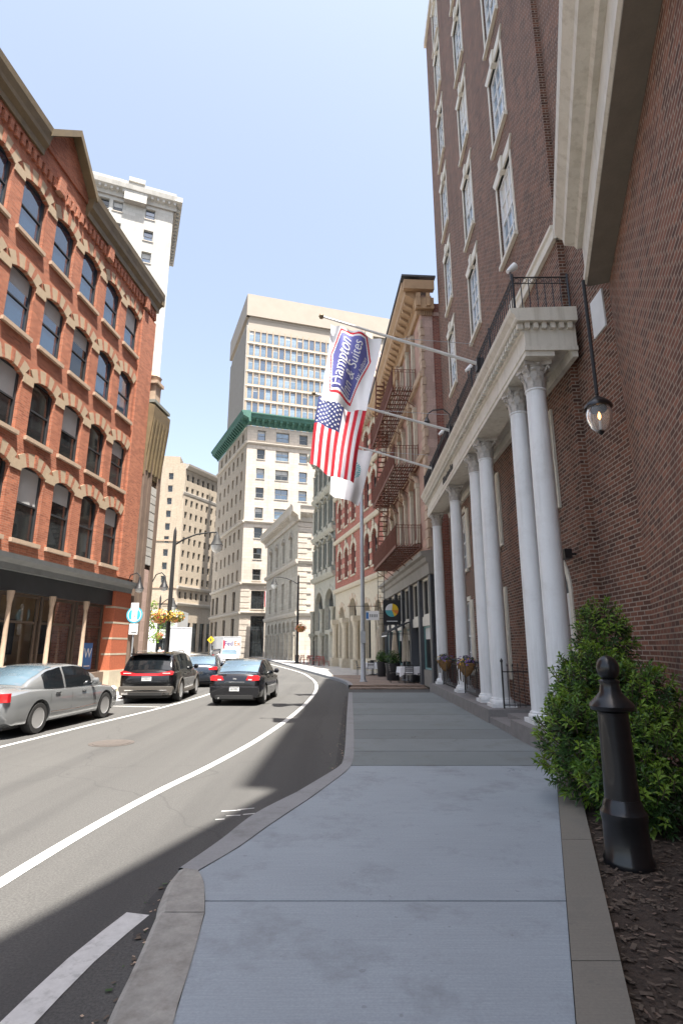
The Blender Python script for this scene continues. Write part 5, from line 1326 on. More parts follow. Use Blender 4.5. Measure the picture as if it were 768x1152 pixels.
cloth_text('Inn & Suites', .34, .56, .85, .655, .13, hf, hfl, 'cloth_white')
cloth_text('by hilton', .13, .70, .62, .775, .30, hf, hfl, 'cloth_white')
# national flag
uf = cloth_fn((-.76, 16.65, 9.84), (.80, 16.67, 9.38), (-1.0, 16.6, 7.42), (.36, 16.62, 6.78), .22, 2.2, -.1)
def um(u, v):
    if u < .54 and v < .40: return 2
    return 1 if int(u*13) % 2 == 0 else 0
ufl = inst('flag', cloth_mesh(uf, 65, 90, um, ['cloth_white', 'cloth_red', 'cloth_navy'], 'flag'))
tag(ufl, 'red and white striped national flag with starred blue canton', 'flag', 'flags hanging over the street')
for side in (.008, -.008):
    b = MB()
    for r_ in range(9):
        n6 = 6 if r_ % 2 == 0 else 5
        for c in range(n6):
            u = .54*(r_+1)/10; v = .40*((c*2+1 if n6 == 6 else c*2+2))/12
            pts = []
            for q in range(10):
                rr = .045 if q % 2 == 0 else .018; a_ = math.pi*2*q/10
                pts.append(on_cloth(uf, u+rr*math.cos(a_)/1.55, v+rr*math.sin(a_)/2.45, side))
            ctr = on_cloth(uf, u, v, side); b.add([ctr]+pts, [(0, i+1, (i+1) % 10+1) for i in range(10)])
    b.build('stars', 'cloth_white', ufl)
# white flag behind
wf = cloth_fn((-.35, 20.56, 9.80), (1.25, 20.6, 9.32), (-.45, 20.5, 7.55), (.65, 20.55, 7.15), .14, 4.0, -.08)
wfl = inst('flag', cloth_mesh(wf, 60, 80, lambda u, v: 1 if .15 < (((u-.55)*1.6)**2+((v-.42)*2.4)**2)**.5 < .44 and (abs(math.sin(14*math.atan2((v-.42)*2.4, (u-.55)*1.6))) > .5) else 0, ['cloth_white', 'sign_teal'], 'flag'))
tag(wfl, 'white flag with grey green round emblem half hidden by the striped one', 'flag', 'flags hanging over the street')

# ------------------------------------------------------------------ street lamps and hanging baskets
def street_lamp(label, loc, h, arm, basket_z, group):
    root = empty('street_lamp', loc, label, 'street lamp', group)
    b = MB(); b.lathe([(.24, 0), (.24, .12), (.18, .2), (.17, .8), (.13, .95), (.14, 1.1), (.125, h*.6), (.10, h-.3), (.09, h), (.085, h+.03), (.04, h+.18), (0, h+.3)], 14); b.build('post', 'pole_paint', root, smooth=40)
    s_ = 1 if arm > 0 else -1; a_ = abs(arm); b = MB()
    b.tube([(0, 0, h-.9), (s_*a_*.2, 0, h-.55), (s_*a_*.5, 0, h-.22), (s_*a_*.78, 0, h-.10), (s_*a_, 0, h-.08)], [.06, .055, .05, .045, .045], 8); b.build('arm', 'pole_paint', root, smooth=40)
    b = MB(); b.lathe([(.04, .35), (.08, .3), (.11, .15), (.16, .1), (.22, -.14), (.36, -.42), (.40, -.48), (.37, -.50)], 16); hd = b.build('lamp_head', 'pole_paint', root, (s_*a_, 0, h-.42), smooth=40)
    b = MB(); b.lathe([(.35, -.49), (.33, -.68), (.22, -.88), (0, -1.0)], 16); b.build('globe', 'lamp_glass', hd, smooth=50)
    b = MB(); b.tube([(-.45, 0, basket_z+.75), (.45, 0, basket_z+.75)], .02, 6); b.build('basket_bracket', 'pole_paint', root)
    return root
def hanging_basket(label, loc, r, group, mats=('petal_orange', 'petal_yellow', 'leaf_mid', 'petal_red'), wts=(0, 0, 0, 1, 1, 2, 2, 3)):
    root = empty('flower_basket', loc, label, 'flower basket', group); rn = random.Random(hash(label) % 999 if False else len(label)*7+int(abs(loc[0])*13))
    b = MB(); b.lathe([(0, -r*.62), (r*.35, -r*.55), (r*.62, -.3*r), (r*.72, 0)], 14); b.build('bowl', 'coir', root, smooth=40)
    b = MB(); leaf_cloud(b, (0, 0, r*.1), (r, r, r*.72), 520, r*.13, list(wts), .5, .2, rn); b.build('flowers', list(mats), root)
    b = MB()
    for q in range(3): b.bar((r*.6*math.cos(q*2.1), r*.6*math.sin(q*2.1), 0), (0, 0, .75), .012)
    b.build('chain', 'iron_black', root)
    return root
LG_ = 'tall dark street lamps with bell heads'; HB = 'flower baskets hanging on street lamps'
street_lamp('dark street lamp on the left plaza with arm over the road', (-10.45, 34, .15), 8.8, 2.65, 3.35, LG_)
hanging_basket('larger orange flower basket on the plaza lamp post', (-10.95, 33.8, 3.6), .62, HB)
hanging_basket('yellow green flower basket on the plaza lamp post', (-10.0, 33.8, 3.6), .56, HB, wts=(1, 1, 1, 2, 2, 2, 0))
street_lamp('dark street lamp on the far right pavement before the palazzo', (-4.68, 60, .15), 9.2, -2.6, 3.5, LG_)
hanging_basket('orange flower basket on the lamp post before the palazzo', (-4.3, 59.7, 3.75), .60, HB, wts=(0, 0, 0, 0, 3, 2, 2))
street_lamp('far thin street lamp behind the plaza lamp', (-19.5, 60, .15), 6.9, 1.4, 2.7, LG_)
hanging_basket('small reddish flower basket on the far thin lamp', (-19.3, 59.8, 2.95), .5, HB, wts=(0, 3, 3, 2))
# grey mast with street sign
pr = empty('utility_pole', (1.1, 29.1, .15), 'slim grey metal pole on the brick footway beyond the portico', 'pole')
b = MB(); b.lathe([(.20, 0), (.20, .03), (.15, .06), (.15, .12), (.125, .16), (.115, 1.9), (.11, 2.2), (.105, 6), (.08, 11.6), (.0, 11.75)], 16); b.build('shaft', 'galvanised', pr, smooth=40)
b = MB(); b.box(-.13, .13, -.16, -.10, 1.9, 2.5); b.build('control_box', 'galvanised', pr)
b = MB(); b.box(-.8, .8, -.14, -.12, 3.75, 3.78); b.build('sign_bar', 'iron_black', pr)
sg = tag(MB().box(.16, .84, -.16, -.135, 3.05, 3.52).build('street_sign', 'sign_white', None, (1.1, 29.1, .15)), 'small white street sign fixed to the grey pole', 'sign')
b = MB(); b.box(.17, .30, -.164, -.161, 3.12, 3.45); b.build('emblem', 'sign_blue', sg)
b = MB()
for i in range(5): b.box(.36+.085*i, .41+.085*i, -.164, -.161, 3.2, 3.36)
b.build('sign_marks', 'grey_frame', sg)
tp = empty('sign_post', (-2.75, 56.5, .15), 'thin dark post at the far kerb edge', 'post')
b = MB(); b.tube([(0, 0, 0), (0, 0, 2.3)], .05, 8); b.build('post', 'pole_paint', tp); b = MB(); b.lathe([(.09, 0), (.09, .05), (.05, .1)], 10); b.build('base', 'pole_paint', tp)
# bus stop
bs = empty('bus_stop_sign', (-7.45, 20.2, .15), 'round white and cyan bus stop sign on a thin post', 'sign')
b = MB(); b.tube([(0, .03, 0), (0, .03, 3.25)], .03, 8); b.build('post', 'galvanised', bs)
def disc(b, r, y0, y1, z, m=0, n=26):
    b.face_xz([(r*math.cos(2*math.pi*i/n), z+r*math.sin(2*math.pi*i/n)) for i in range(n)], y0, y1, m)
b = MB(); disc(b, .29, -.02, 0, 2.83); d_ = b.build('disc', 'sign_cyan', bs)
b = MB(); disc(b, .245, -.024, -.021, 2.83); b.build('face', 'sign_white', d_)
b = MB()
for q in (-1, 1): b.face_xz([(q*.10, 2.66), (q*.16, 2.67), (q*.20, 2.75), (q*.215, 2.83), (q*.20, 2.91), (q*.16, 2.99), (q*.10, 3.0)], -.027, -.0245)
b.build('arcs', 'sign_cyan', d_)
b = MB(); b.box(-.05, .07, -.028, -.0255, 2.82, 2.835); b.box(-.03, .05, -.028, -.0255, 2.76, 2.775); b.build('marks', 'sign_red', d_)
b = MB(); b.box(-.15, .13, -.022, 0, 2.92, 3.26); b.build('top_plate', 'sign_white', bs); b = MB(); b.box(-.15, .16, -.022, 0, 2.14, 2.52); tpn = b.build('timetable', 'sign_white', bs)
b = MB(); b.box(-.06, .12, -.026, -.023, 2.2, 2.23); b.build('marks', 'letter_dark', tpn)
# yellow sign in the distance
ys_ = empty('warning_sign', (-15.9, 69, 0), 'yellow diamond warning sign above the traffic', 'sign')
b = MB(); b.tube([(0, .03, 0), (0, .03, 3.0)], .035, 8); b.build('post', 'galvanised', ys_)
b = MB(); b.face_xz([(0, 2.27), (.45, 2.72), (0, 3.17), (-.45, 2.72)], -.02, 0); fp = b.build('plate', 'sign_yellow', ys_); b = MB(); b.box(-.08, .08, -.026, -.022, 2.52, 2.90); b.build('mark', 'letter_dark', fp)

# wall lanterns
def lantern(label, loc, rz, sc_, group=None, rod=None):
    root = empty('hanging_lantern', loc, label, 'lantern', group, rz)
    s_ = sc_
    b = MB(); b.tube([(0, 0, .45*s_), (0, 0, rod-loc[2])], .03, 8); b.build('rod', 'iron_black', root, smooth=40)
    b = MB(); b.lathe([(.0, .5*s_), (.04*s_, .44*s_), (.03*s_, .40*s_), (.10*s_, .34*s_), (.22*s_, .24*s_), (.27*s_, .17*s_), (.27*s_, .13*s_), (.23*s_, .12*s_)], 20); b.build('cap', 'iron_gloss', root, smooth=40)
    b = MB(); b.lathe([(.22*s_, .12*s_), (.25*s_, 0), (.235*s_, -.14*s_), (.17*s_, -.30*s_), (.09*s_, -.38*s_)], 20); b.build('globe', 'lantern_glass', root, smooth=50)
    b = MB(); b.lathe([(.0, -.46*s_), (.04*s_, -.43*s_), (.07*s_, -.38*s_), (.10*s_, -.37*s_)], 14); b.build('finial', 'iron_gloss', root, smooth=40)
    b = MB(); b.lathe([(.03*s_, -.37*s_), (.035*s_, -.15*s_), (.0, -.14*s_)], 8); b.build('candle', 'white_paint', root)
    b = MB(); b.lathe([(0, -.13*s_), (.035*s_, -.08*s_), (.04*s_, -.02*s_), (.015*s_, .06*s_), (0, .08*s_)], 10); b.build('bulb', 'filament', root, smooth=40)
    return root
lt = lantern('clear globe lantern with glowing bulb hanging on a black rod from the cornice', (4.17, 8.3, 5.52), 0, .80, rod=8.0)
def lamp_bracket(label, loc, rz):
    root = empty('wall_lamp', loc, label, 'wall lamp', 'bell shaped wall lamps on the left buildings', rz)
    b = MB(); b.tube([(0, .55, .1), (0, .4, .42), (0, .15, .5), (0, 0, .36)], .025, 6); b.build('bracket', 'iron_black', root, smooth=40)
    b = MB(); b.lathe([(0, .36), (.05, .32), (.07, .15), (.12, .0), (.19, -.14), (.2, -.17)], 14); b.build('shade', 'iron_black', root, smooth=40)
    b = MB(); b.lathe([(.17, -.15), (.14, -.28), (0, -.34)], 12); b.build('globe', 'lamp_glass', root, smooth=40)
p = OF.world(ox(2.95), -.55, 4.35); lamp_bracket('black wall lamp above the striped brick pier', p, OF.a)
p = DF.world(1.5, -.8, 4.6); lamp_bracket('black wall lamp on the dark bracketed building', p, DF.a)
# gooseneck and flood lights
root = empty('gooseneck_lamp', (3.5, 17.1, 8.3), 'black gooseneck lamp reaching out from the balcony rail', 'lamp')
b = MB(); b.tube([(.1, 0, .0), (.1, 0, 1.1), (-.1, 0, 1.28), (-.45, 0, 1.25), (-.62, 0, 1.12), (-.66, 0, .95)], .022, 6); b.build('arm', 'iron_black', root, smooth=40)
b = MB(); b.lathe([(.03, .1), (.05, .05), (.10, -.06), (.11, -.08)], 12); b.build('shade', 'iron_black', root, (-.66, 0, .9), smooth=40)
for lab, y in (('white floodlight on the near end of the balcony rail', 9.75), ('white floodlight halfway along the balcony rail', 13.9), ('white floodlight on the far part of the balcony rail', 18.6)):
    x = 4.56+.0141*(y-10)-1.12
    root = empty('floodlight', (x, y, 9.08), lab, 'floodlight', 'floodlights on the balcony rail')
    b = MB(); b.tube([(0, 0, 0), (0, 0, .22)], .015, 6); b.build('stem', 'iron_black', root)
    b = MB(); b.lathe([(.04, -.08), (.075, .08), (.08, .14)], 12); o = b.build('head', 'white_paint', root, (0, 0, .25), smooth=40); o.rotation_euler = (0, R(50), 0)
root = empty('floodlight', HF.world(hx(.65), -.02, 3.62), 'black floodlight on the brick wall above the arched entrance', 'floodlight')
b = MB(); b.box(-.13, .13, -.24, -.10, -.1, .08); b.build('head', 'iron_black', root); b = MB(); b.bar((0, -.12, 0), (0, .02, .0), .04); b.build('bracket', 'iron_black', root); root.rotation_euler = (0, 0, HF.a)

# ------------------------------------------------------------------ portico fence, its baskets
def fence(label, pts, z0, z1, origin):
    root = empty('iron_railing', origin, label, 'railing', 'iron railings between the portico columns')
    for (p, q) in zip(pts, pts[1:]):
        P, Q = Vector(p), Vector(q); L_ = (Q-P).length; d_ = (Q-P)
        b = MB()
        for z in (z0+.08, z1-.12): b.bar((*P, z), (*Q, z), .022)
        n = int(L_/.12)
        for i in range(1, n): 
            k = P+d_*i/n; b.bar((*k, z0+.03), (*k, z1), .013); b.lathe([(.012, z1), (.018, z1+.03), (0, z1+.08)], 5, (k.x, k.y, 0))
        b.build('panel', 'iron_black', root)
        for k in (P, Q):
            b = MB(); b.bar((*k, z0), (*k, z1+.1), .035); b.lathe([(.03, z1+.1), (.035, z1+.14), (0, z1+.2)], 8, (k.x, k.y, 0)); b.build('post', 'iron_black', root)
    return root
def hw(s, y): w_ = HF.world(hx(s), y, 0); return w_
for lab, s0, y0, s1, y1 in (('iron railing between the two farthest portico columns', 8.9, -.8, 12.2, -.8), ('iron railing beside the paired portico columns', 5.7, -.8, 8.1, -.8), ('short iron railing facing us at the portico steps', 3.62, -.80, 3.62, -.05)):
    a, c = HF.world(hx(s0), y0, 0), HF.world(hx(s1), y1, 0)
    fence(lab, [(0, 0), (c[0]-a[0], c[1]-a[1])], 0, .95, (a[0], a[1], .45))
for lab, s in (('purple and yellow flower basket on the farther portico railing', 10.5), ('purple and orange flower basket on the nearer portico railing', 6.75)):
    w_ = HF.world(hx(s), -1.0, 1.36)
    r_ = empty('flower_basket', w_, lab, 'flower basket', 'flower baskets on the portico railings')
    b = MB(); b.lathe([(0, -.36), (.1, -.30), (.22, -.14), (.29, .02), (.27, .04)], 16); b.build('bowl', 'coir', r_, smooth=40)
    rn = random.Random(int(s*10)); b = MB(); leaf_cloud(b, (0, 0, .06), (.32, .32, .2), 420, .05, [0, 0, 0, 1, 2, 2], .6, .3, rn); b.build('flowers', ['petal_purple', 'petal_yellow', 'leaf_dark'], r_)
    b = MB(); 
    for q in range(14):
        a_ = rn.uniform(0, 6.3); x, y = .24*math.cos(a_), .24*math.sin(a_); b.tube([(x, y, .0), (x*1.2, y*1.2, -.2), (x*1.15, y*1.15, -.35-rn.random()*.35)], .012, 4)
    b.build('trailing_stems', 'bark', r_)
    b = MB(); b.bar((0, 0, -.3), (0, .2, -.3), .02); b.build('bracket', 'iron_black', r_)

# ------------------------------------------------------------------ fire escape on the brownstone
fe = empty('fire_escape', BF.world(bx(9.5), -.6, 0), 'rust brown iron fire escape with three landings and steep stairs', 'fire escape')
class FEF:                                      # the same frame as the facade but parented to the fire escape
    pass
FF = Face(fe, 3.95-.065*14.4, 24.3+14.4, .065, -1)
lev = [6.55, 10.6, 14.75]
for li, z in enumerate(lev):
    xa, xb = bx(10.2), bx(1.6); b = MB()
    for k in range(10): b.box(xa, xb, -1.22+.125*k, -1.22+.125*k+.06, z-.02, z+.02)
    x = xa
    while x <= xb: b.box(x, x+.04, -1.25, -.05, z-.07, z-.021); x += .55
    for y in (-1.25, -.06): b.box(xa, xb, y-.03, y+.03, z-.12, z+.03)
    x = xa+.3
    while x < xb: b.bar((x, -1.2, z-.1), (x, -.02, z-.95), .035); x += 2.0
    FF.put(b.build('landing', 'rust_iron'))
    b = MB(); railing(b, [(xa, -.05), (xa, -1.25), (xb, -1.25), (xb, -.05)], z, z+1.0, .15, .012); FF.put(b.build('railing', 'rust_iron'))
for (za, zc_, sa, sb) in ((6.55, 10.6, 10.0, 7.6), (10.6, 14.75, 10.0, 7.6), (14.75, 18.6, 10.0, 8.6)):
    b = MB(); xa, xb = bx(sa), bx(sb)
    for y in (-1.12, -.62):
        b.bar((xa, y, za), (xb, y, zc_), .05); b.bar((xa, y, za+.9), (xb, y, zc_+.9), .025)
        for k in range(5): t = k/4; b.bar((xa+(xb-xa)*t, y, za+(zc_-za)*t), (xa+(xb-xa)*t, y, za+(zc_-za)*t+.9), .02)
    n = 15
    for k in range(1, n): t = k/n; b.box(xa+(xb-xa)*t-.09, xa+(xb-xa)*t+.09, -1.12, -.62, za+(zc_-za)*t-.02, za+(zc_-za)*t+.015)
    FF.put(b.build('stair_flight', 'rust_iron'))
b = MB()
for y in (-1.1, -.7): b.bar((bx(9.7), y, 3.1), (bx(9.7), y, 6.6), .03)
for k in range(11): b.bar((bx(9.7), -1.1, 3.2+.32*k), (bx(9.7), -.7, 3.2+.32*k), .02)
FF.put(b.build('drop_ladder', 'iron_black'))

# ------------------------------------------------------------------ restaurant frontage
p = BF.world(bx(6.8), -.72, 3.72)
rs = empty('hanging_sign', p, 'black square restaurant sign with a coloured disc', 'sign')
b = MB(); b.box(-.48, .48, -.04, .04, -.68, .68); pb = b.build('board', 'sign_black', rs)
n = 26; wed = ['sign_teal', 'sign_yellow', 'sign_orange', 'sign_white']
b = MB()
for i in range(n):
    a0, a1 = 2*math.pi*i/n, 2*math.pi*(i+1)/n; m_ = (1 if math.cos(a0) > .25 else (3 if math.sin(a0) > .2 else 0))
    if math.cos(a0) > .6 and math.sin(a0) < 0: m_ = 2
    b.add([(0, -.055, .12), (.36*math.cos(a0), -.05, .12+.36*math.sin(a0)), (.36*math.cos(a1), -.05, .12+.36*math.sin(a1))], [(0, 1, 2)], m_)
b.build('emblem', wed, pb)
b = MB(); b.box(-.3, .3, -.048, -.042, -.5, -.46); b.build('caption_bar', 'sign_white', pb)
b = MB(); b.bar((-.5, 0, .74), (.75, 0, .74), .03); b.bar((-.35, 0, .74), (-.35, 0, .66), .02); b.bar((.35, 0, .74), (.35, 0, .66), .02); b.build('bracket', 'iron_black', rs)
aw_ = empty('awning', BF.world(bx(6.1), 0, 2.6), 'black sloping awning over the restaurant door', 'awning', None, BF.a)
b = MB(); b.prism([(-.08, .55), (-1.25, .0), (-1.25, -.04), (-.08, .5)], -1.15, 1.15); b.prism([(-1.25, .0), (-1.28, -.22), (-1.26, -.22), (-1.23, .0)], -1.15, 1.15)
b.build('canopy', 'awning_black', aw_)
b = MB()
for x in (-1.1, 1.1): b.bar((x, -.07, -.1), (x, -1.22, -.04), .02)
b.build('frame', 'iron_black', aw_)
b = MB(); b.box(-1.0, 1.0, -1.285, -1.281, -.21, -.15); b.build('hem_stripe', 'sign_white', aw_)
def parasol(label, loc, h):
    root = empty('closed_parasol', loc, label, 'parasol', 'folded cream parasols outside the restaurant')
    b = MB(); b.tube([(0, 0, 0), (0, 0, h)], .025, 8); b.lathe([(.28, 0), (.28, .05), (.05, .09), (.05, .3)], 14); b.build('pole', 'galvanised', root, smooth=40)
    b = MB(); n = 20; prof = [(.04, h-.02), (.09, h-.15), (.15, h-.7), (.20, h-1.2), (.25, h-1.75), (.23, h-1.8)]; vs = []
    for i in range(n):
        k = 1.0 if i % 2 == 0 else .62
        for r_, z in prof: vs.append((r_*k*math.cos(2*math.pi*i/n), r_*k*math.sin(2*math.pi*i/n), z+(.05 if i % 2 and z < h-1.5 else 0)))
    m = len(prof); b.add(vs, [(i*m+q, ((i+1) % n)*m+q, ((i+1) % n)*m+q+1, i*m+q+1) for i in range(n) for q in range(m-1)]); b.build('canopy', 'canvas_cream', root)
    b = MB(); b.lathe([(.0, h+.06), (.03, h+.03), (.03, h-.02)], 8); b.build('finial', 'galvanised', root)
parasol('folded cream parasol beside the nearer white cloth table', (3.42, 30.2, .15), 2.75)
parasol('folded cream parasol in front of the farther white cloth table', (2.35, 36.4, .15), 2.9)
parasol('folded cream parasol by the restaurant door', (3.15, 33.6, .15), 2.7)
def cloth_table(label, loc, rz, wx=1.0):
    root = empty('restaurant_table', loc, label, 'table', 'outdoor tables under white cloths', rz)
    b = MB(); w = .45
    rn = random.Random(int(loc[1]*10)); pts = []; n = 40
    top = []; low = []
    for i in range(n):
        t = i/n*4; s_ = int(t); f = t-s_
        c = [(-w, -w), (w, -w), (w, w), (-w, w), (-w, -w)]; x = c[s_][0]+(c[s_+1][0]-c[s_][0])*f; y = c[s_][1]+(c[s_+1][1]-c[s_][1])*f
        x *= wx; top.append((x, y, .75)); k = 1.05+.05*math.sin(i*2.3); low.append((x*k, y*k, .36+.05*rn.random()-(.10 if f < .08 else 0)))
    b.add(top+low, [tuple(range(n))]+[(i, n+i, n+(i+1) % n, (i+1) % n) for i in range(n)]); b.build('tablecloth', 'cloth_white', root)
    b = MB(); b.tube([(0, 0, .02), (0, 0, .74)], .04, 8); b.lathe([(.26, 0), (.26, .03), (.05, .06)], 14); b.build('pedestal', 'iron_black', root)
    b = MB(); b.lathe([(.11, .752), (.13, .765), (.0, .758)], 14); b.build('plate', 'white_paint', root)
cloth_table('nearer outdoor table with white cloth by the shop window', (3.55, 28.5, .15), R(6), 1.6); cloth_table('farther outdoor table with white cloth behind the dark planter', (1.95, 36.0, .15), R(-10))
def chair_proto(mat):
    root = empty('cafe_chair', (0, 0, 0)); w = .2
    for x, y in ((-w, -w), (w, -w)): MB().bar((x, y, 0), (x*.95, y*.9, .45), .025).build('leg', mat, root)
    for x, y in ((-w, w), (w, w)): MB().bar((x, y*1.1, 0), (x*.95, y, .45), .025).build('leg', mat, root)
    b = MB(); b.box(-.21, .21, -.21, .21, .44, .465); b.build('seat', mat, root)
    b = MB()
    for x in (-.19, .19): b.bar((x, .2, .45), (x, .27, .88), .025)
    for k in range(4): b.box(-.19, .19, .215+.014*k, .23+.014*k, .56+.09*k, .61+.09*k)
    b.build('backrest', mat, root)
    return root
used = {}
def cafe_chair(mat, x, y, rz, label, group):
    if mat not in used: used[mat] = chair_proto(mat); o = used[mat]
    else: o = copy_tree(used[mat])
    o.location = (x, y, .15); o.rotation_euler = (0, 0, rz); tag(o, label, 'chair', group); return o
G1 = 'dark chairs at the white cloth tables'
for lab, x, y, a in (('dark chair facing us at the nearer white table', 3.25, 27.75, 180), ('dark chair behind the nearer white table', 3.6, 29.3, 0), ('dark chair on the street side of the nearer white table', 2.62, 28.4, 95), ('dark chair on the shop side of the nearer white table', 3.95, 27.8, 190),
                     ('dark chair in front of the farther white table', 1.75, 35.2, 190), ('dark chair on the street side of the farther white table', 1.2, 36.0, 100), ('dark chair behind the farther white table', 2.1, 36.8, 10)):
    cafe_chair('iron_black', x, y, R(a), lab, G1)
G2 = 'dark red cafe chairs on the far pavement'
rn = random.Random(3)
FT = Face(grn, -.6, 53, -.3, 1)
for i in range(12):
    t = i/11; x = -1.35-3.2*t-.3*(i % 2); y = 52.3+10.5*t
    cafe_chair('chair_red', x, y, R(rn.uniform(0, 360)), ['dark red cafe chair in the row before the green grey front', 'dark red cafe chair in the row before the green grey front'][0], G2)
for i in range(4):
    t = (i+.5)/4; x = -1.7-3.0*t; y = 53+9.5*t
    r_ = empty('cafe_table', (x, y, .15), 'small round metal table among the dark red cafe chairs', 'table', 'small cafe tables on the far pavement')
    MB().lathe([(.3, .70), (.3, .72), (0, .725)], 16).build('table_top', 'galvanised', r_); MB().tube([(0, 0, 0), (0, 0, .7)], .03, 8).build('leg', 'iron_black', r_); MB().lathe([(.2, 0), (.2, .02), (.03, .04)], 12).build('base', 'iron_black', r_)
def planter(label, loc, r, h, seed):
    root = empty('potted_shrub', loc, label, 'planter', 'dark planters with clipped shrubs')
    b = MB(); b.lathe([(r*.75, 0), (r*.8, .02), (r, h), (r*1.06, h+.01), (r*1.06, h+.05), (r*.9, h+.05), (r*.88, h-.05), (0, h-.05)], 20); b.build('pot', 'pot_dark', root, smooth=40)
    rn_ = random.Random(seed); b = MB(); leaf_cloud(b, (0, 0, h+.32), (r*1.15, r*1.15, .42), 900, .05, [0, 0, 1], .6, .3, rn_); b.build('foliage', ['leaf_dark', 'leaf_mid'], root)
    b = MB(); b.tube([(0, 0, h-.1), (.02, 0, h+.4)], .03, 6); b.build('stem', 'bark', root)
planter('dark planter with round shrub nearer to the white table', (2.72, 30.3, .15), .40, .82, 5); planter('slim dark planter with shrub nearer to the grey pole', (2.40, 34.2, .15), .30, .80, 6)

# ------------------------------------------------------------------ planter bed, shrub and bollard (right, near)
bed = empty('planting_bed', (2.2, 6, .15), 'stone kerbed planting bed along the corner building wall', 'planting bed')
kx = lambda y: 1.50+.36*(y-4.19)
b = MB()
for y0, y1 in ((-3, 1.2), (1.21, 3.4), (3.41, 5.3), (5.31, 7.1), (7.11, 8.75)):
    x0, x1 = kx(y0), kx(y1); b.poly([(x0-2.2, y0-6), (x0+.26-2.2, y0-6), (x1+.26-2.2, y1-6), (x1-2.2, y1-6)], -.1, .085)
b.build('kerb', 'planter_kerb', bed)
b = MB(); b.poly([(kx(-3)+.255-2.2, -9), (kx(-3)+1.2-2.2, -9), (kx(8.6)+1.3-2.2, 2.4), (kx(8.75)+.255-2.2, 2.75)], -.1, .03); b.build('soil', 'soil', bed)
def shrub(label, loc, lobes, seed, n):
    root = empty('shrub', loc, label, 'shrub'); rn_ = random.Random(seed)
    st = MB(); lf = MB()
    for (cx, cy, cz, rx, ry, rz_) in lobes:
        k = int(n*(rx*ry*rz_)**.66/.35)
        for _ in range(k):
            d_ = Vector((rn_.gauss(0, 1), rn_.gauss(0, 1), rn_.gauss(0, 1)+.25)).normalized(); rr = .62+.42*rn_.random()
            tip = Vector((cx+d_.x*rx*rr, cy+d_.y*ry*rr, cz+d_.z*rz_*rr))
            if tip.z < .05: continue
            grow_ = (d_+Vector((0, 0, .65))+Vector((rn_.uniform(-.4, .4), rn_.uniform(-.4, .4), rn_.uniform(-.2, .3)))).normalized()
            base = tip-grow_*.13; st.tube([base, tip], [.006, .004], 3, cap=False)
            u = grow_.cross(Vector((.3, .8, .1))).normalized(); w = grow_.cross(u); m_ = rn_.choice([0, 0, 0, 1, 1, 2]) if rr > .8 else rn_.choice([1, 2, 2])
            nl = rn_.randint(7, 11)
            for q in range(nl):
                a_ = q*2.4+rn_.uniform(-.3, .3); t = q/nl; out_ = (u*math.cos(a_)+w*math.sin(a_)); el = .15+.75*t
                dr = (out_*(1-el*.6)+grow_*el).normalized(); L_ = rn_.uniform(.06, .10); W_ = L_*.17
                p0 = base+(tip-base)*(.35+.65*t); sd = dr.cross(grow_).normalized(); up_ = sd.cross(dr)
                pm = p0+dr*L_*.5+up_*.006; pt = p0+dr*L_-Vector((0, 0, 1))*L_*.22
                lf.add([p0, pm-sd*W_, pt, pm+sd*W_, pm-up_*.006], [(0, 1, 4), (1, 2, 4), (2, 3, 4), (3, 0, 4)], m_)
    for q in range(16):
        c = rn_.choice(lobes); st.tube([(lobes[0][0]+rn_.uniform(-.3, .3), lobes[0][1]+rn_.uniform(-.4, .4), -.12), (c[0]*.7, c[1]*.7, c[2]*.6), (c[0]+rn_.uniform(-.2, .2), c[1]+rn_.uniform(-.2, .2), c[2])], [.022, .014, .006], 5, cap=False)
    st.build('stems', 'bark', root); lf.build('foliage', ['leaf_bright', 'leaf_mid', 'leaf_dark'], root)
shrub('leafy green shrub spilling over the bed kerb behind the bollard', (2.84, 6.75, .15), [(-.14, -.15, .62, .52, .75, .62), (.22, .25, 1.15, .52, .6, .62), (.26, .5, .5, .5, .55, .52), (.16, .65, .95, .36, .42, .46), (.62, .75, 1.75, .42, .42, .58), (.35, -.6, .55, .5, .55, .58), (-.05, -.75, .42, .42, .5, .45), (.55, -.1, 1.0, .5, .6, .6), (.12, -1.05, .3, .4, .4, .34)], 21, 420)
bo = empty('bollard', (2.275, 4.9, .12), 'glossy black cast bollard with ball top in the bed', 'bollard')
b = MB(); b.lathe([(.20, 0), (.215, .06), (.215, .10), (.195, .13), (.19, .36), (.20, .40), (.20, .44), (.175, .47), (.17, .50), (.15, .54)], 28); b.build('base', 'iron_gloss', bo, smooth=35)
b = MB(); n = 28; pr = [(.150, .541), (.142, .8), (.135, 1.18), (.14, 1.2)]
b.lathe(pr, n); b.build('shaft', 'iron_gloss', bo, smooth=35)
b = MB(); b.lathe([(.14, 1.201), (.19, 1.22), (.205, 1.25), (.19, 1.275), (.15, 1.31), (.10, 1.36), (.085, 1.42), (.095, 1.45), (.075, 1.465)], 28); b.build('collar', 'iron_gloss', bo, smooth=35)
b = MB(); b.lathe([(.06, 1.466)]+[(.105*math.cos(R(a)), 1.555+.105*math.sin(R(a))) for a in range(-60, 90, 15)]+[(0, 1.66)], 24); b.build('ball_finial', 'iron_gloss', bo, smooth=50)
b = MB(); b.box(-.30, .30, -.30, .30, -.1, -.005); b.build('footing', 'kerb_stone', bo)

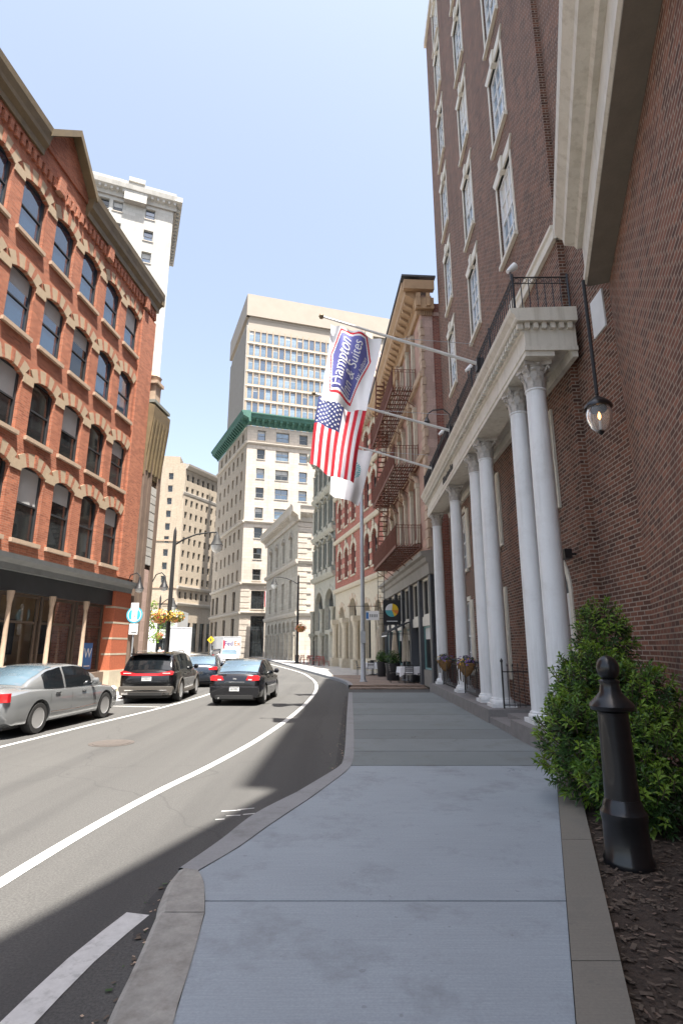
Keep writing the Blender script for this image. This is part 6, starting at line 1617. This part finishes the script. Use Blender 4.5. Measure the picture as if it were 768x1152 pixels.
bo.scale = (.88, .88, 1.0)
rn = random.Random(77); b = MB()
for _ in range(5200):
    y = rn.uniform(-1.5, 8.6); x = kx(y)+.27+rn.random()*1.0; a_ = rn.uniform(0, 6.3); l_ = rn.uniform(.008, .030); w_ = l_*rn.uniform(.25, .6); z = .155+rn.uniform(0, .03) + .02; t_ = rn.uniform(-.5, .5)
    c, s_ = math.cos(a_), math.sin(a_); q = [(-l_, -w_), (l_, -w_), (l_, w_), (-l_, w_)]
    b.add([(x+u*c-v_*s_, y+u*s_+v_*c, z+u*t_*.5) for u, v_ in q], [(0, 1, 2, 3)], rn.choice([0, 0, 0, 1, 1, 2]))
b.build('mulch', ['bark', 'soil', 'brown_stone_dark'])['kind'] = 'stuff'
b = MB()
def gut(y):
    P = [a for a, c in KP]
    for (xa, ya), (xb, yb) in zip(P, P[1:]):
        if ya <= y <= yb: return xa+(xb-xa)*(y-ya)/(yb-ya)
    return P[-1][0]
for _ in range(420):
    y = rn.uniform(2.5, 22); x = gut(y)-abs(rn.gauss(0, .10))-.01; a_ = rn.uniform(0, 6.3); l_ = rn.uniform(.006, .02); w_ = l_*rn.uniform(.3, .8)
    c, s_ = math.cos(a_), math.sin(a_); b.add([(x+u*c-v_*s_, y+u*s_+v_*c, .006+.3*abs(u)) for u, v_ in [(-l_, -w_), (l_, -w_), (l_, w_), (-l_, w_)]], [(0, 1, 2, 3)], rn.choice([0, 1, 2]))
b.build('gutter_litter', ['bark', 'sandstone', 'leaf_dark'])['kind'] = 'stuff'
# ------------------------------------------------------------------ street trees far left
def tree(label, loc, h, r, seed, n=1500):
    root = empty('street_tree', loc, label, 'tree', 'young street trees far on the left'); rn_ = random.Random(seed)
    b = MB(); b.tube([(0, 0, 0), (.05, .02, h*.35), (0, .05, h*.7), (.05, 0, h*.9)], [.12, .09, .06, .03], 8)
    cl = []
    for q in range(9):
        a_ = q*2.4; z = h*(.42+.06*q); e = Vector((r*.75*math.cos(a_)*(1-.06*q), r*.75*math.sin(a_)*(1-.06*q), z+.35)); b.tube([(0, .03, z-.3), e*.5+Vector((0, 0, z*.5)), e], [.045, .03, .012], 5); cl.append(e)
    b.build('trunk', 'bark', root)
    b = MB()
    for e in cl+[Vector((0, 0, h*.95))]: leaf_cloud(b, e, (r*.42, r*.42, r*.38), n//10, .11, [0, 0, 1, 2], .8, .3, rn_)
    b.build('crown', ['leaf_bright', 'leaf_mid', 'leaf_dark'], root)
tree('young green street tree beside the dark bracketed building', (-18.2, 51.5, .1), 5.6, 1.7, 4)
tree('farther young green street tree beyond the plaza', (-24.5, 64, .1), 6.5, 2.0, 9)
tree('street tree before the beige block in the distance', (-31, 100, .1), 7.5, 2.4, 14)
# far hanging flag on the office block
ff = empty('wall_flag', CN.world(4.2, -.1, 9.8), 'small faded flag on a slanted staff on the cream office block', 'flag')
b = MB(); b.tube([(0, 0, .9), (.4, -2.6, 2.1)], .05, 6); b.build('staff', 'flagpole_white', ff)
b = MB()
for k in range(7): b.quad((.15+.15*k, -1.3-.1*k, 1.55), (.30+.15*k, -1.4-.1*k, 1.55), (.35+.15*k, -1.4-.1*k, -1.2), (.2+.15*k, -1.3-.1*k, -1.2), k % 2)
b.build('cloth', ['cloth_red', 'cloth_white'], ff)
# a pedestrian on the plaza
def person(label, loc, rz, shirt, scale=1.0):
    vs = [(0, 0, .95), (0, .01, 1.15), (0, .02, 1.38), (0, .02, 1.50), (0, .0, 1.56), (0, -.01, 1.66), (0, -.005, 1.74),
          (.17, .02, 1.42), (.22, .04, 1.16), (.23, -.05, .92), (.235, -.09, .82), (-.17, .02, 1.42), (-.22, .0, 1.16), (-.23, -.12, .95), (-.235, -.17, .86),
          (.09, 0, .88), (.10, -.03, .50), (.10, .06, .10), (.11, -.07, .05), (-.09, 0, .88), (-.10, .03, .50), (-.10, .12, .11), (-.11, .0, .05)]
    ed = [(0, 1), (1, 2), (2, 3), (3, 4), (4, 5), (5, 6), (2, 7), (7, 8), (8, 9), (9, 10), (2, 11), (11, 12), (12, 13), (13, 14), (0, 15), (15, 16), (16, 17), (17, 18), (0, 19), (19, 20), (20, 21), (21, 22)]
    rd = [.15, .13, .16, .07, .06, .105, .08, .07, .05, .04, .035, .07, .05, .04, .035, .10, .065, .045, .04, .10, .065, .045, .04]
    me = bpy.data.meshes.new('person'); me.from_pydata(vs, ed, []); o = bpy.data.objects.new('person', me); col.objects.link(o)
    md = o.modifiers.new('skin', 'SKIN'); sv = me.skin_vertices[0].data
    for i, r_ in enumerate(rd): sv[i].radius = (r_, r_*.8 if i < 3 else r_); sv[i].use_root = (i == 0)
    s2 = o.modifiers.new('sub', 'SUBSURF'); s2.levels = 2; s2.render_levels = 2
    dg = bpy.context.evaluated_depsgraph_get(); dg.update(); m2 = bpy.data.meshes.new_from_object(o.evaluated_get(dg)); bpy.data.objects.remove(o)
    m2.materials.clear()
    for q in (shirt, 'trousers', 'skin', 'hair'): m2.materials.append(M[q])
    for p in m2.polygons:
        c = p.center
        p.material_index = 1 if c.z < .96 and abs(c.x) < .19 else (3 if c.z > 1.68 or (c.z > 1.6 and c.y > .02) else (2 if c.z > 1.5 or (abs(c.x) > .19 and c.z < 1.1) else 0))
    m2.shade_smooth(); o = inst('person', m2, None, loc, rz); o.scale = (scale,)*3
    return tag(o, label, 'person')
person('pedestrian in a red top walking on the left plaza', (-11.9, 38.5, .15), R(30), 'shirt'); person('pedestrian in a pale top beside the far thin lamp', (-17.0, 53.2, .15), R(-60), 'cloth_white')
